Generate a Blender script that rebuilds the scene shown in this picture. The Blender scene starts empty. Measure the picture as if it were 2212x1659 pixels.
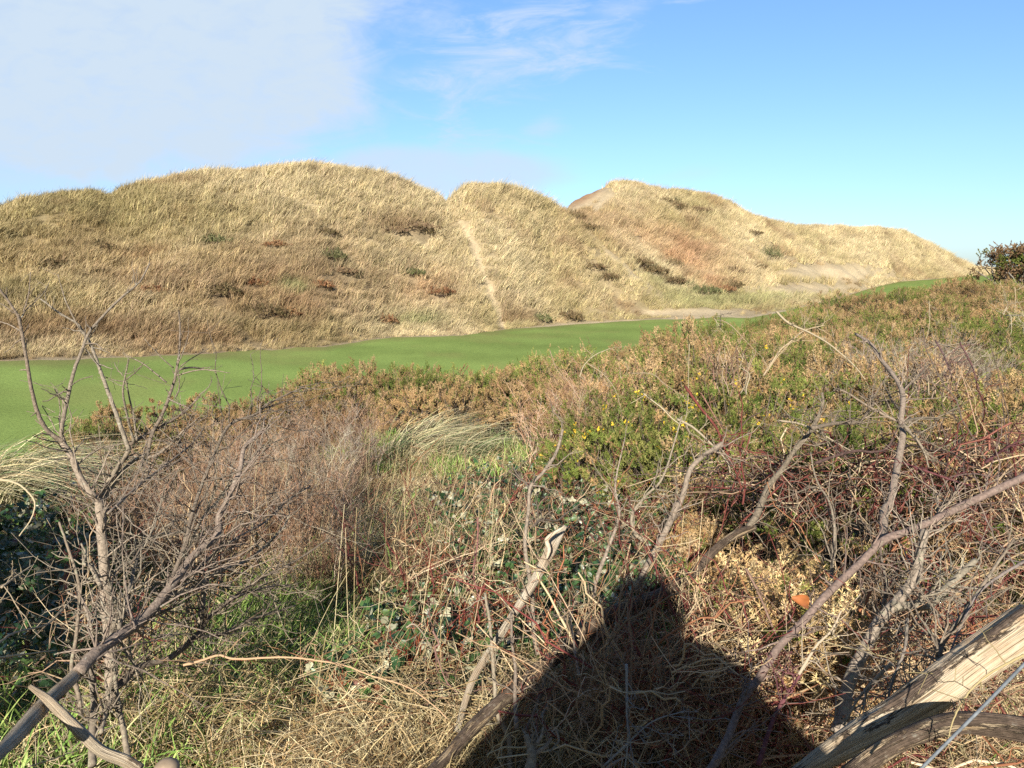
import bpy, bmesh, math
import numpy as np
from mathutils import Vector

RG = np.random.default_rng(11)
sc = bpy.context.scene
ROOT = sc.collection
EYE, F, S, HOR = 1.6, 759.0, 1024 / 2212, 265
PITCH = math.atan((384 - HOR) / F)
CP, SP = math.cos(PITCH), math.sin(PITCH)
SUN_EL, SUN_ROT = 24.0, 189.0

# ------------------------------------------------------------------ helpers
def ray(x, y):
    u = (np.asarray(x, float) * S - 512) / F
    v = (384 - np.asarray(y, float) * S) / F
    return np.stack([u + 0 * v, CP + v * SP + 0 * u, -SP + v * CP + 0 * u], -1)

def P(x, y, d):
    """point seen in direction (x, y) at horizontal distance d from where the photographer stands"""
    r = ray(x, y)
    h = np.hypot(r[..., 0], r[..., 1])
    p = r * (np.asarray(d, float) / h)[..., None]
    p[..., 2] += EYE
    return p

def project(p):
    q = p - np.array([0, 0, EYE])
    f = q[..., 1] * CP - q[..., 2] * SP
    up = q[..., 1] * SP + q[..., 2] * CP
    f = np.maximum(f, 1e-3)
    return (512 + q[..., 0] / f * F) / S, (384 - up / f * F) / S

def unit(v):
    return v / np.maximum(np.linalg.norm(v, axis=-1, keepdims=True), 1e-9)

def hashn(i, j, seed):
    h = (i.astype(np.int64) * 374761393 + j.astype(np.int64) * 668265263 + seed * 144665) & 0x7fffffff
    h = ((h ^ (h >> 13)) * 1274126177) & 0x7fffffff
    h = h ^ (h >> 16)
    return (h & 0xffff) / 65535.0

def vnoise(x, y, seed=0):
    i, j = np.floor(x), np.floor(y)
    fx, fy = x - i, y - j
    fx = fx * fx * (3 - 2 * fx); fy = fy * fy * (3 - 2 * fy)
    a, b = hashn(i, j, seed), hashn(i + 1, j, seed)
    c, d = hashn(i, j + 1, seed), hashn(i + 1, j + 1, seed)
    return (a * (1 - fx) + b * fx) * (1 - fy) + (c * (1 - fx) + d * fx) * fy

def fbm(x, y, seed=0, octs=3):
    t, amp, s = 0, 1.0, 0
    for o in range(octs):
        t = t + amp * vnoise(x * 2 ** o, y * 2 ** o, seed + o * 17); s += amp; amp *= .5
    return t / s

def sstep(a, b, x):
    t = np.clip((x - a) / (b - a), 0, 1)
    return t * t * (3 - 2 * t)

class Geo:
    """collects vertices, faces and a colour per vertex, then links them as ONE mesh"""
    def __init__(s): s.v, s.c, s.f, s.m, s.n = [], [], [], [], 0
    def add(s, v, faces, c, mi=0):
        v = np.asarray(v, float).reshape(-1, 3)
        c = np.broadcast_to(np.asarray(c, float), (len(v), 3)) if np.ndim(c) < 2 else np.asarray(c, float).reshape(-1, 3)
        f = np.asarray(faces, np.int64) + s.n
        s.v.append(v); s.c.append(c); s.f.append(f); s.m.append(np.full(len(f), mi)); s.n += len(v)
    def mesh(s, name, mats, smooth=False):
        me = bpy.data.meshes.new(name)
        v = np.concatenate(s.v); c = np.concatenate(s.c)
        sizes = np.concatenate([np.full(len(f), f.shape[1]) for f in s.f])
        loops = np.concatenate([f.ravel() for f in s.f])
        starts = np.concatenate([[0], np.cumsum(sizes)[:-1]])
        me.vertices.add(len(v)); me.vertices.foreach_set('co', v.ravel().astype(np.float32))
        me.loops.add(len(loops)); me.loops.foreach_set('vertex_index', loops.astype(np.int32))
        me.polygons.add(len(sizes)); me.polygons.foreach_set('loop_start', starts.astype(np.int32))
        me.polygons.foreach_set('material_index', np.concatenate(s.m).astype(np.int32))
        if smooth: me.polygons.foreach_set('use_smooth', np.ones(len(sizes), bool))
        a = me.attributes.new('Col', 'FLOAT_COLOR', 'POINT')
        a.data.foreach_set('color', np.concatenate([c, np.ones((len(c), 1))], 1).ravel().astype(np.float32))
        for m in (mats if isinstance(mats, list) else [mats]): me.materials.append(m)
        me.update(calc_edges=True)
        return me
    def build(s, name, mats, parent=None, smooth=False, link=True):
        o = bpy.data.objects.new(name, s.mesh(name, mats, smooth))
        if link: ROOT.objects.link(o)
        if parent: o.parent = parent
        return o

def tag(o, label=None, cat=None, group=None, kind=None):
    if label: o['label'] = label
    if cat: o['category'] = cat
    if group: o['group'] = group
    if kind: o['kind'] = kind
    return o

def empty(name, loc, label, cat, group=None, rz=0.0):
    o = bpy.data.objects.new(name, None); ROOT.objects.link(o)
    o.location = loc; o.rotation_euler = (0, 0, rz); o.empty_display_size = .1
    return tag(o, label, cat, group)

def tubes(g, Pn, Rn, col, sides=4, mi=0, jit=0.0, cap=True):
    """Pn (N,K,3) centre lines, Rn (N,K) radii, col (N,3) or (N,K,3)"""
    Pn = np.asarray(Pn, float); N, K = Pn.shape[:2]
    Rn = np.broadcast_to(np.asarray(Rn, float), (N, K))
    T = unit(np.gradient(Pn, axis=1))
    ref = np.zeros((N, 1, 3)); m = unit(Pn[:, -1] - Pn[:, 0])
    ax = np.argmin(np.abs(m), axis=1); ref[np.arange(N), 0, ax] = 1
    A = unit(np.cross(T, ref)); B = np.cross(T, A)
    ang = np.arange(sides) / sides * 2 * np.pi
    rr = Rn[..., None] * (1 + jit * (RG.random((N, K, sides)) - .5) * 2)
    V = Pn[:, :, None] + rr[..., None] * (np.cos(ang)[:, None] * A[:, :, None] + np.sin(ang)[:, None] * B[:, :, None])
    n, k, s_ = np.meshgrid(np.arange(N), np.arange(K - 1), np.arange(sides), indexing='ij')
    b = (n * K + k) * sides; s2 = (s_ + 1) % sides
    fc = np.stack([b + s_, b + s2, b + sides + s2, b + sides + s_], -1).reshape(-1, 4)
    c = np.asarray(col, float)
    if c.ndim == 1: c = np.broadcast_to(c, (N, 3))
    if c.ndim == 2: c = np.broadcast_to(c[:, None], (N, K, 3))
    cc = np.repeat(c[:, :, None], sides, 2)
    g.add(V, fc, cc.reshape(-1, 3), mi)
    if cap and sides > 2:
        for e in (0, K - 1):
            idx = (np.arange(N) * K + e)[:, None] * sides + np.arange(sides)
            if e == 0: idx = idx[:, ::-1]
            g.f.append(idx + g.n - N * K * sides); g.m.append(np.full(N, mi))

def ribbons(g, Pn, Wn, side, col, mi=0):
    """flat tapering blades: Pn (N,K,3), Wn (N,K), side (N,3)"""
    N, K = Pn.shape[:2]
    off = side[:, None] * (Wn[..., None] * .5)
    V = np.stack([Pn - off, Pn + off], 2)
    n, k = np.meshgrid(np.arange(N), np.arange(K - 1), indexing='ij')
    b = (n * K + k) * 2
    fc = np.stack([b, b + 1, b + 3, b + 2], -1).reshape(-1, 4)
    c = np.asarray(col, float)
    if c.ndim == 2: c = np.broadcast_to(c[:, None], (N, K, 3))
    g.add(V, fc, np.repeat(c[:, :, None], 2, 2).reshape(-1, 3), mi)

def bend(p0, d0, L, droop, K, lean=None):
    """N curves from p0 along d0, length L, bent by gravity (droop) and wind (lean vector)"""
    N = len(p0); t = np.linspace(0, 1, K)[None, :, None]
    L = np.asarray(L).reshape(-1, 1, 1)
    q = p0[:, None] + d0[:, None] * L * t
    q = q + np.array([0, 0, -1.0]) * (np.asarray(droop).reshape(-1, 1, 1) * L * t ** 2)
    if lean is not None: q = q + np.asarray(lean).reshape(-1, 1, 3) * L * t ** 1.8
    return q

def pick(cols, n, jit=.18, w=None):
    cols = np.asarray(cols, float)
    i = RG.choice(len(cols), n, p=None if w is None else np.asarray(w) / np.sum(w))
    k = (1 + (RG.random((n, 1)) - .5) * 2 * jit) * (1 + (RG.random((n, 3)) - .5) * jit * .5)
    return cols[i] * k

def rdir(n, up=0.0):
    v = RG.normal(size=(n, 3)); v[:, 2] += up
    return unit(v)

def catmull(pts, per=6):
    p = np.asarray(pts, float)
    p = np.concatenate([[2 * p[0] - p[1]], p, [2 * p[-1] - p[-2]]])
    out = []
    for i in range(1, len(p) - 2):
        t = np.linspace(0, 1, per, endpoint=False)[:, None]
        a, b, c, d = p[i - 1], p[i], p[i + 1], p[i + 2]
        out.append(.5 * ((2 * b) + (-a + c) * t + (2 * a - 5 * b + 4 * c - d) * t ** 2 + (-a + 3 * b - 3 * c + d) * t ** 3))
    out.append(p[-2][None])
    return np.concatenate(out)

# ------------------------------------------------------------------ materials
def nodes(m):
    m.use_nodes = True
    return m.node_tree.nodes, m.node_tree.links

def plant(name, rough=.7, spec=.25, inst=False, rnd=.25, back=None, noise=0, trans=0.0):
    """colour comes from the plant's own blades and leaves (Col), varied per plant"""
    m = bpy.data.materials.new(name); n, l = nodes(m); b = n['Principled BSDF']
    a = n.new('ShaderNodeAttribute'); a.attribute_name = 'Col'
    out = a.outputs['Color']
    if back:
        g = n.new('ShaderNodeNewGeometry'); mx = n.new('ShaderNodeMix'); mx.data_type = 'RGBA'
        l.new(g.outputs['Backfacing'], mx.inputs[0]); l.new(out, mx.inputs[6]); mx.inputs[7].default_value = (*back, 1); out = mx.outputs[2]
    if inst:
        t = n.new('ShaderNodeAttribute'); t.attribute_type = 'INSTANCER'; t.attribute_name = 'tint'
        mx = n.new('ShaderNodeMix'); mx.data_type = 'RGBA'; mx.blend_type = 'MULTIPLY'; mx.inputs[0].default_value = 1
        l.new(out, mx.inputs[6]); l.new(t.outputs['Color'], mx.inputs[7]); out = mx.outputs[2]
    if rnd:
        i = n.new('ShaderNodeObjectInfo'); mr = n.new('ShaderNodeMapRange')
        mr.inputs[3].default_value = 1 - rnd; mr.inputs[4].default_value = 1 + rnd
        l.new(i.outputs['Random'], mr.inputs[0])
        h = n.new('ShaderNodeHueSaturation'); l.new(mr.outputs[0], h.inputs['Value']); l.new(out, h.inputs['Color']); out = h.outputs[0]
    l.new(out, b.inputs['Base Color'])
    b.inputs['Roughness'].default_value = rough; b.inputs['Specular IOR Level'].default_value = spec
    if trans:
        tr = n.new('ShaderNodeBsdfTranslucent'); l.new(out, tr.inputs[0])
        ms = n.new('ShaderNodeMixShader'); ms.inputs[0].default_value = trans
        l.new(b.outputs[0], ms.inputs[1]); l.new(tr.outputs[0], ms.inputs[2]); l.new(ms.outputs[0], n['Material Output'].inputs[0])
    return m

def noise_node(n, l, scale, detail=4, coord='Object', rough=.6, stretch=None):
    tc = n.new('ShaderNodeTexCoord'); t = n.new('ShaderNodeTexNoise')
    t.inputs['Scale'].default_value = scale; t.inputs['Detail'].default_value = detail; t.inputs['Roughness'].default_value = rough
    if stretch:
        mp = n.new('ShaderNodeMapping'); mp.inputs['Scale'].default_value = stretch
        l.new(tc.outputs[coord], mp.inputs[0]); l.new(mp.outputs[0], t.inputs[0])
    else: l.new(tc.outputs[coord], t.inputs[0])
    return t.outputs[0]

def ramp(n, l, fac, stops):
    r = n.new('ShaderNodeValToRGB'); e = r.color_ramp.elements
    while len(e) < len(stops): e.new(.5)
    for k, (p, c) in enumerate(stops): e[k].position = p; e[k].color = (*c, 1)
    l.new(fac, r.inputs[0]); return r.outputs[0]

def mixc(n, l, fac, a, b, mode='MIX'):
    m = n.new('ShaderNodeMix'); m.data_type = 'RGBA'; m.blend_type = mode
    for sock, v in ((m.inputs[0], fac), (m.inputs[6], a), (m.inputs[7], b)):
        if isinstance(v, (int, float)): sock.default_value = v
        elif isinstance(v, tuple): sock.default_value = (*v, 1)
        else: l.new(v, sock)
    return m.outputs[2]

def bark(name, lichen=(.42, .40, .31), amount=.52, yellow=.0, scale=60, rough=.9):
    """grey twig bark with lichen crust and flakes"""
    m = bpy.data.materials.new(name); n, l = nodes(m); b = n['Principled BSDF']
    a = n.new('ShaderNodeAttribute'); a.attribute_name = 'Col'
    c = a.outputs['Color']
    v = ramp(n, l, noise_node(n, l, scale * 2.2, 5), [(.3, (.55, .55, .55)), (.7, (1.25, 1.25, 1.25))])
    c = mixc(n, l, 1.0, c, v, 'MULTIPLY')
    f = ramp(n, l, noise_node(n, l, scale, 6, rough=.7), [(amount, (0, 0, 0)), (amount + .06, (1, 1, 1))])
    c = mixc(n, l, f, c, lichen)
    if yellow:
        f2 = ramp(n, l, noise_node(n, l, 14, 5, rough=.7), [(yellow, (0, 0, 0)), (yellow + .03, (1, 1, 1))])
        c = mixc(n, l, f2, c, (.50, .36, .05))
    l.new(c, b.inputs['Base Color']); b.inputs['Roughness'].default_value = rough; b.inputs['Specular IOR Level'].default_value = .15
    bp = n.new('ShaderNodeBump'); bp.inputs['Strength'].default_value = .8; bp.inputs['Distance'].default_value = .004
    l.new(noise_node(n, l, scale * 1.5, 6), bp.inputs['Height']); l.new(bp.outputs[0], b.inputs['Normal'])
    return m

def peeled(name, amount=.5, wood=(.60, .47, .29), barkc=(.19, .135, .095), sides=0.0):
    """bleached wood with remains of bark and long grain cracks"""
    m = bpy.data.materials.new(name); n, l = nodes(m); b = n['Principled BSDF']
    a = n.new('ShaderNodeAttribute'); a.attribute_name = 'Col'       # r: along the wood, g: round it
    mp = n.new('ShaderNodeMapping'); mp.inputs['Scale'].default_value = (1.5, 26, 1); l.new(a.outputs['Vector'], mp.inputs[0])
    t = n.new('ShaderNodeTexNoise'); t.inputs['Scale'].default_value = 3; t.inputs['Detail'].default_value = 6; l.new(mp.outputs[0], t.inputs[0])
    c = ramp(n, l, t.outputs[0], [(.33, (wood[0] * .28, wood[1] * .24, wood[2] * .2)), (.42, (wood[0] * .8, wood[1] * .76, wood[2] * .7)), (.52, wood), (.75, tuple(min(1, q * 1.15) for q in wood))])
    st = ramp(n, l, noise_node(n, l, 9, 5), [(.45, (1, 1, 1)), (.75, (.78, .62, .5))])
    c = mixc(n, l, 1.0, c, st, 'MULTIPLY')
    mp2 = n.new('ShaderNodeMapping'); mp2.inputs['Scale'].default_value = (4.5, 7, 1); l.new(a.outputs['Vector'], mp2.inputs[0])
    t2 = n.new('ShaderNodeTexNoise'); t2.inputs['Scale'].default_value = 1; t2.inputs['Detail'].default_value = 9; t2.inputs['Roughness'].default_value = .72; t2.inputs['Distortion'].default_value = .5; l.new(mp2.outputs[0], t2.inputs[0])
    sp_ = n.new('ShaderNodeSeparateXYZ'); l.new(a.outputs['Vector'], sp_.inputs[0])
    def mth(op, x, y):
        q = n.new('ShaderNodeMath'); q.operation = op
        for k_, v_ in enumerate((x, y)):
            if isinstance(v_, (int, float)): q.inputs[k_].default_value = v_
            else: l.new(v_, q.inputs[k_])
        return q.outputs[0]
    edge = mth('MULTIPLY', mth('SUBTRACT', mth('ABSOLUTE', mth('SUBTRACT', sp_.outputs[1], .23), 0), .10), sides)   # bark clings to the top and underside
    f = ramp(n, l, mth('ADD', t2.outputs[0], edge), [(amount, (0, 0, 0)), (amount + .025, (1, 1, 1))])
    bk = ramp(n, l, noise_node(n, l, 55, 6), [(.35, (barkc[0] * .5, barkc[1] * .5, barkc[2] * .5)), (.6, barkc), (.75, (.36, .33, .26))])
    c = mixc(n, l, f, c, bk)
    l.new(c, b.inputs['Base Color']); b.inputs['Roughness'].default_value = .8; b.inputs['Specular IOR Level'].default_value = .2
    bp = n.new('ShaderNodeBump'); bp.inputs['Strength'].default_value = 1.0; bp.inputs['Distance'].default_value = .010
    ad = n.new('ShaderNodeMath'); ad.operation = 'ADD'; l.new(t.outputs[0], ad.inputs[0]); l.new(f, ad.inputs[1])
    l.new(ad.outputs[0], bp.inputs['Height']); l.new(bp.outputs[0], b.inputs['Normal'])
    return m

def plain(name, colr, rough=.6, metal=0, spec=.4, var=0.0, scale=30):
    m = bpy.data.materials.new(name); n, l = nodes(m); b = n['Principled BSDF']
    c = ramp(n, l, noise_node(n, l, scale, 4), [(.3, tuple(x * (1 - var) for x in colr)), (.7, tuple(min(1, x * (1 + var)) for x in colr))])
    l.new(c, b.inputs['Base Color']); b.inputs['Roughness'].default_value = rough
    b.inputs['Metallic'].default_value = metal; b.inputs['Specular IOR Level'].default_value = spec
    return m

M_gorse = plant('gorse_spines', .7, .2, inst=True, rnd=.18)
M_gorse_own = plant('gorse_spines_single', .7, .2, rnd=.12)
M_deadgorse = plant('dead_gorse_spines', .75, .15, rnd=.12)
M_stem = plant('gorse_stem_bark', .9, .1, rnd=.15)
M_flower = plant('gorse_flower', .6, .2, rnd=.05)
M_dune = plant('marram_blades', .75, .15, inst=True, rnd=.16)
M_marram = plant('marram_tuft_blades', .6, .25, rnd=.05)
M_grass = plant('grass_blades', .6, .3, inst=True, rnd=.22)
M_twig = plant('thin_twigs', .85, .15, rnd=.1)
M_twig_i = plant('thicket_twigs', .85, .15, inst=True, rnd=.15)
M_leaf = plant('bramble_leaf', .38, .45, rnd=.1, back=(.42, .40, .26))
M_cane = plant('bramble_cane', .55, .3, rnd=.05)
M_bark = bark('lichened_bark', amount=.60, yellow=.70)
M_bark2 = bark('grey_brown_bark', amount=.64, yellow=.74, scale=45)
M_bark3 = bark('mossy_bark', lichen=(.34, .32, .22), amount=.57, scale=38)
M_wood = peeled('bleached_wood', .72, wood=(.66, .57, .43))
M_wood2 = peeled('half_peeled_wood', .58, wood=(.64, .52, .36), sides=1.1)
M_wood4 = peeled('bare_pale_wood', .60, wood=(.64, .53, .38), sides=.7)
M_wood3 = peeled('mostly_barked_wood', .43, wood=(.55, .43, .28))

# ------------------------------------------------------------------ terrain
def knot_tables():
    K = []
    def kn(xs, d, y=None, zr=None):
        xs = np.array(xs, float); d = np.array(d, float) * np.ones_like(xs)
        if y is not None:
            p = P(xs, np.array(y, float), d); az = np.arctan2(p[:, 0], p[:, 1]); z = p[:, 2]
        else:
            p = P(xs, np.full_like(xs, 600.), d); az = np.arctan2(p[:, 0], p[:, 1]); z = np.array(zr, float) * np.ones_like(xs) + EYE
        K.append((az, d, z))
    kn([-700, 1100, 2900], 0.0, zr=-1.6)
    kn([-700, 1100, 2900], 2.5, zr=-1.68)
    kn([-700, 0, 1000, 1500, 2900], 5.0, zr=[-1.95, -1.98, -1.98, -2.2, -2.3])
    gx = [-700, 0, 120, 200, 400, 600, 700, 850, 1000, 1100, 1150, 1300, 1400, 1500, 1600, 1700, 1800, 1900, 2000, 2100, 2212, 2900]
    gy = [990, 985, 960, 905, 868, 850, 800, 795, 802, 800, 770, 770, 752, 715, 694, 674, 654, 631, 614, 601, 597, 588]
    gd = np.array([8, 9, 9, 10, 11, 12, 13, 13.5, 14, 14.5, 15, 16.5, 18, 20, 25, 30, 35, 40, 46, 52, 55, 55.])
    p = P(np.array(gx, float), np.array(gy, float), gd)
    az = np.arctan2(p[:, 0], p[:, 1])
    K.append((az, gd, p[:, 2] - np.interp(gx, [-700, 0, 200], [.15, .15, 1.0])))
    K.append((az, gd + np.interp(gx, [0, 1000, 1600, 2200], [4, 4.5, 6, 12]), None))
    fx = [-700, 0, 300, 450, 600, 700, 850, 1000, 1100, 1250, 1350, 1400, 1550, 1620, 1700, 1800, 1850, 1950, 2095, 2212, 2900]
    fy = [785, 780, 772, 765, 757, 750, 728, 725, 712, 700, 693, 690, 686, 686, 672, 650, 633, 608, 597, 592, 590]
    fd = [30, 31.5, 32.5, 33.5, 35.5, 36.5, 42, 43, 47, 52, 55, 56, 57, 58, 66, 82, 100, 135, 170, 190, 190]
    kn(fx, fd, y=fy)
    f = K[-1]
    zn = np.interp(az, f[0], f[2])
    zc = np.minimum(zn, EYE - 4.05 + np.interp(gx, [1500, 1800, 2212], [0, .6, 1.7]))
    K[4] = (az, K[4][1], zc)
    rx = [-700, -300, 0, 60, 120, 180, 215, 232, 260, 300, 350, 400, 480, 560, 600, 680, 750, 800, 850, 900, 940, 962, 985, 1010, 1050, 1100, 1150, 1190, 1210, 1230, 1260, 1290, 1312, 1360, 1420, 1500, 1540, 1580, 1620, 1680, 1750, 1880, 1950, 2000, 2050, 2100, 2200, 2900]
    ry = [520, 470, 440, 428, 413, 407, 414, 417, 405, 396, 380, 368, 358, 356, 354, 350, 358, 363, 376, 398, 412, 421, 410, 398, 392, 400, 420, 440, 452, 442, 424, 408, 397, 401, 415, 415, 424, 444, 467, 483, 488, 493, 500, 522, 550, 575, 592, 592]
    rd = np.interp(rx, [-700, 0, 900, 960, 1050, 1150, 1212, 1235, 1310, 1500, 1620, 1700, 1950, 2100, 2900], [52, 56, 60, 63, 63, 66, 71, 96, 104, 110, 118, 130, 160, 195, 210])
    p = P(np.array(rx, float), np.array(ry, float), rd)
    raz = np.arctan2(p[:, 0], p[:, 1]); rz = p[:, 2] - np.interp(rx, [0, 900, 1000, 1300, 2100], [.55, .45, .40, .45, .35])
    # knot 6: dune mid slope, with the spur of the middle dune between columns 1205 and 1400
    mx = np.array(rx, float)
    d5 = np.interp(raz, f[0], f[1]); z5 = np.interp(raz, f[0], f[2])
    d6 = d5 + .52 * (rd - d5); z6 = z5 + .46 * (rz - z5)
    sx = np.arange(1212, 1401, 24.)
    sp = P(sx, np.interp(sx, [1212, 1290, 1400], [470, 545, 664]), np.interp(sx, [1212, 1290, 1400], [66, 64, 60]))
    saz = np.arctan2(sp[:, 0], sp[:, 1])
    keep = (mx < 1205) | (mx > 1430)
    a6 = np.concatenate([raz[keep], saz]); o = np.argsort(a6)
    K.append((a6[o], np.concatenate([d6[keep], np.hypot(sp[:, 0], sp[:, 1])])[o], np.concatenate([z6[keep], sp[:, 2]])[o]))
    K.append((raz, rd, rz))
    K.append((raz, rd + 9, rz - 2.2)); K.append((raz, rd + 45, rz * .2 - 3)); K.append((raz, rd * 0 + 4000., rz * 0 - 6))
    return K
KN = knot_tables()

def knots_at(az):
    back = sstep(math.radians(95), math.radians(125), np.abs(az))
    a = np.where(az > math.radians(125), -math.radians(60), az)
    D = np.stack([np.interp(a, k[0], k[1]) for k in KN], -1)
    Z = np.stack([np.interp(a, k[0], k[2]) for k in KN], -1)
    flat = np.minimum(Z, -.3)
    Z = Z * (1 - back[..., None]) + flat * back[..., None]
    Z[..., 0] = 0
    for k in range(1, D.shape[-1]): D[..., k] = np.maximum(D[..., k], D[..., k - 1] + .3)
    return D, Z

def hermite(D, Z, d):
    h = np.diff(D, axis=-1); s = np.diff(Z, axis=-1) / h
    m = np.zeros_like(D)
    prod = s[..., :-1] * s[..., 1:]
    w1 = 2 * h[..., 1:] + h[..., :-1]; w2 = h[..., 1:] + 2 * h[..., :-1]
    with np.errstate(all='ignore'):
        hm = (w1 + w2) / (w1 / s[..., :-1] + w2 / s[..., 1:])
    m[..., 1:-1] = np.where(prod > 0, hm, 0)
    m[..., 0] = s[..., 0]; m[..., -1] = s[..., -1]
    i = np.clip((d[..., None] >= D).sum(-1) - 1, 0, D.shape[-1] - 2)
    tk = lambda a: np.take_along_axis(a, i[..., None], -1)[..., 0]
    tk1 = lambda a: np.take_along_axis(a, i[..., None] + 1, -1)[..., 0]
    H = tk1(D) - tk(D); t = (d - tk(D)) / H
    z = (2 * t ** 3 - 3 * t ** 2 + 1) * tk(Z) + (t ** 3 - 2 * t ** 2 + t) * H * tk(m) + (-2 * t ** 3 + 3 * t ** 2) * tk1(Z) + (t ** 3 - t ** 2) * H * tk1(m)
    return z, i + t

def ground(X, Y):
    X = np.asarray(X, float); Y = np.asarray(Y, float)
    az = np.arctan2(X, Y); d = np.hypot(X, Y)
    D, Z = knots_at(az)
    z, u = hermite(D, Z, d)
    dn = sstep(5.0, 5.35, u) * (1 - sstep(8.5, 9, u))          # hummocks on the dunes
    sc_ = np.clip(d / 60, .8, 2)
    z = z + dn * ((fbm(X / 5.5, Y / 5.5, 3) - .5) * 1.5 * (1 - .7 * sstep(6.4, 6.9, u)) + (fbm(X / 1.7, Y / 1.7, 9) - .5) * .40) * sc_ ** .3
    gully = np.exp(-((az - PATHAZ(u)) / .012) ** 2) * sstep(5.1, 5.4, u) * (1 - sstep(7.0, 7.3, u))
    z = z - .55 * gully
    nb = 1 - sstep(3.6, 4, u)
    z = z + nb * sstep(1.2, 3, d) * (fbm(X / .9, Y / .9, 21) - .5) * .30
    z = z + sstep(4, 4.3, u) * (1 - sstep(4.8, 5, u)) * (fbm(X / 9, Y / 9, 5) - .5) * .18
    return z, u

_px = np.array([1092, 1082, 1050, 1020, 990, 965]); _py = np.array([672, 650, 590, 530, 470, 420])
_pr = ray(_px, _py); _paz = np.arctan2(_pr[:, 0], _pr[:, 1])
def PATHAZ(u): return np.interp(u, [5.1, 5.35, 5.8, 6.2, 6.6, 7.0], _paz)

def hit(x, y, h=0.0, dmax=240):
    """where the line of sight (x, y) meets the ground raised by h"""
    x = np.atleast_1d(np.asarray(x, float)); y = np.atleast_1d(np.asarray(y, float))
    ds = np.geomspace(1.2, dmax, 260)
    out = np.zeros((len(x), 3))
    for a in range(0, len(x), 4000):
        xs, ys = x[a:a + 4000], y[a:a + 4000]
        p = P(np.repeat(xs[:, None], len(ds), 1), np.repeat(ys[:, None], len(ds), 1), np.broadcast_to(ds, (len(xs), len(ds))))
        g, _ = ground(p[..., 0], p[..., 1])
        below = p[..., 2] - h < g
        i = np.where(below.any(1), below.argmax(1), len(ds) - 1)
        i0 = np.maximum(i - 1, 0); r = np.arange(len(xs))
        e1 = (p[r, i0, 2] - h - g[r, i0]); e2 = (p[r, i, 2] - h - g[r, i])
        t = np.clip(e1 / np.maximum(e1 - e2, 1e-6), 0, 1)
        q = p[r, i0] * (1 - t)[:, None] + p[r, i] * t[:, None]
        q[:, 2] = ground(q[:, 0], q[:, 1])[0]
        out[a:a + 4000] = q
    return out

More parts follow.
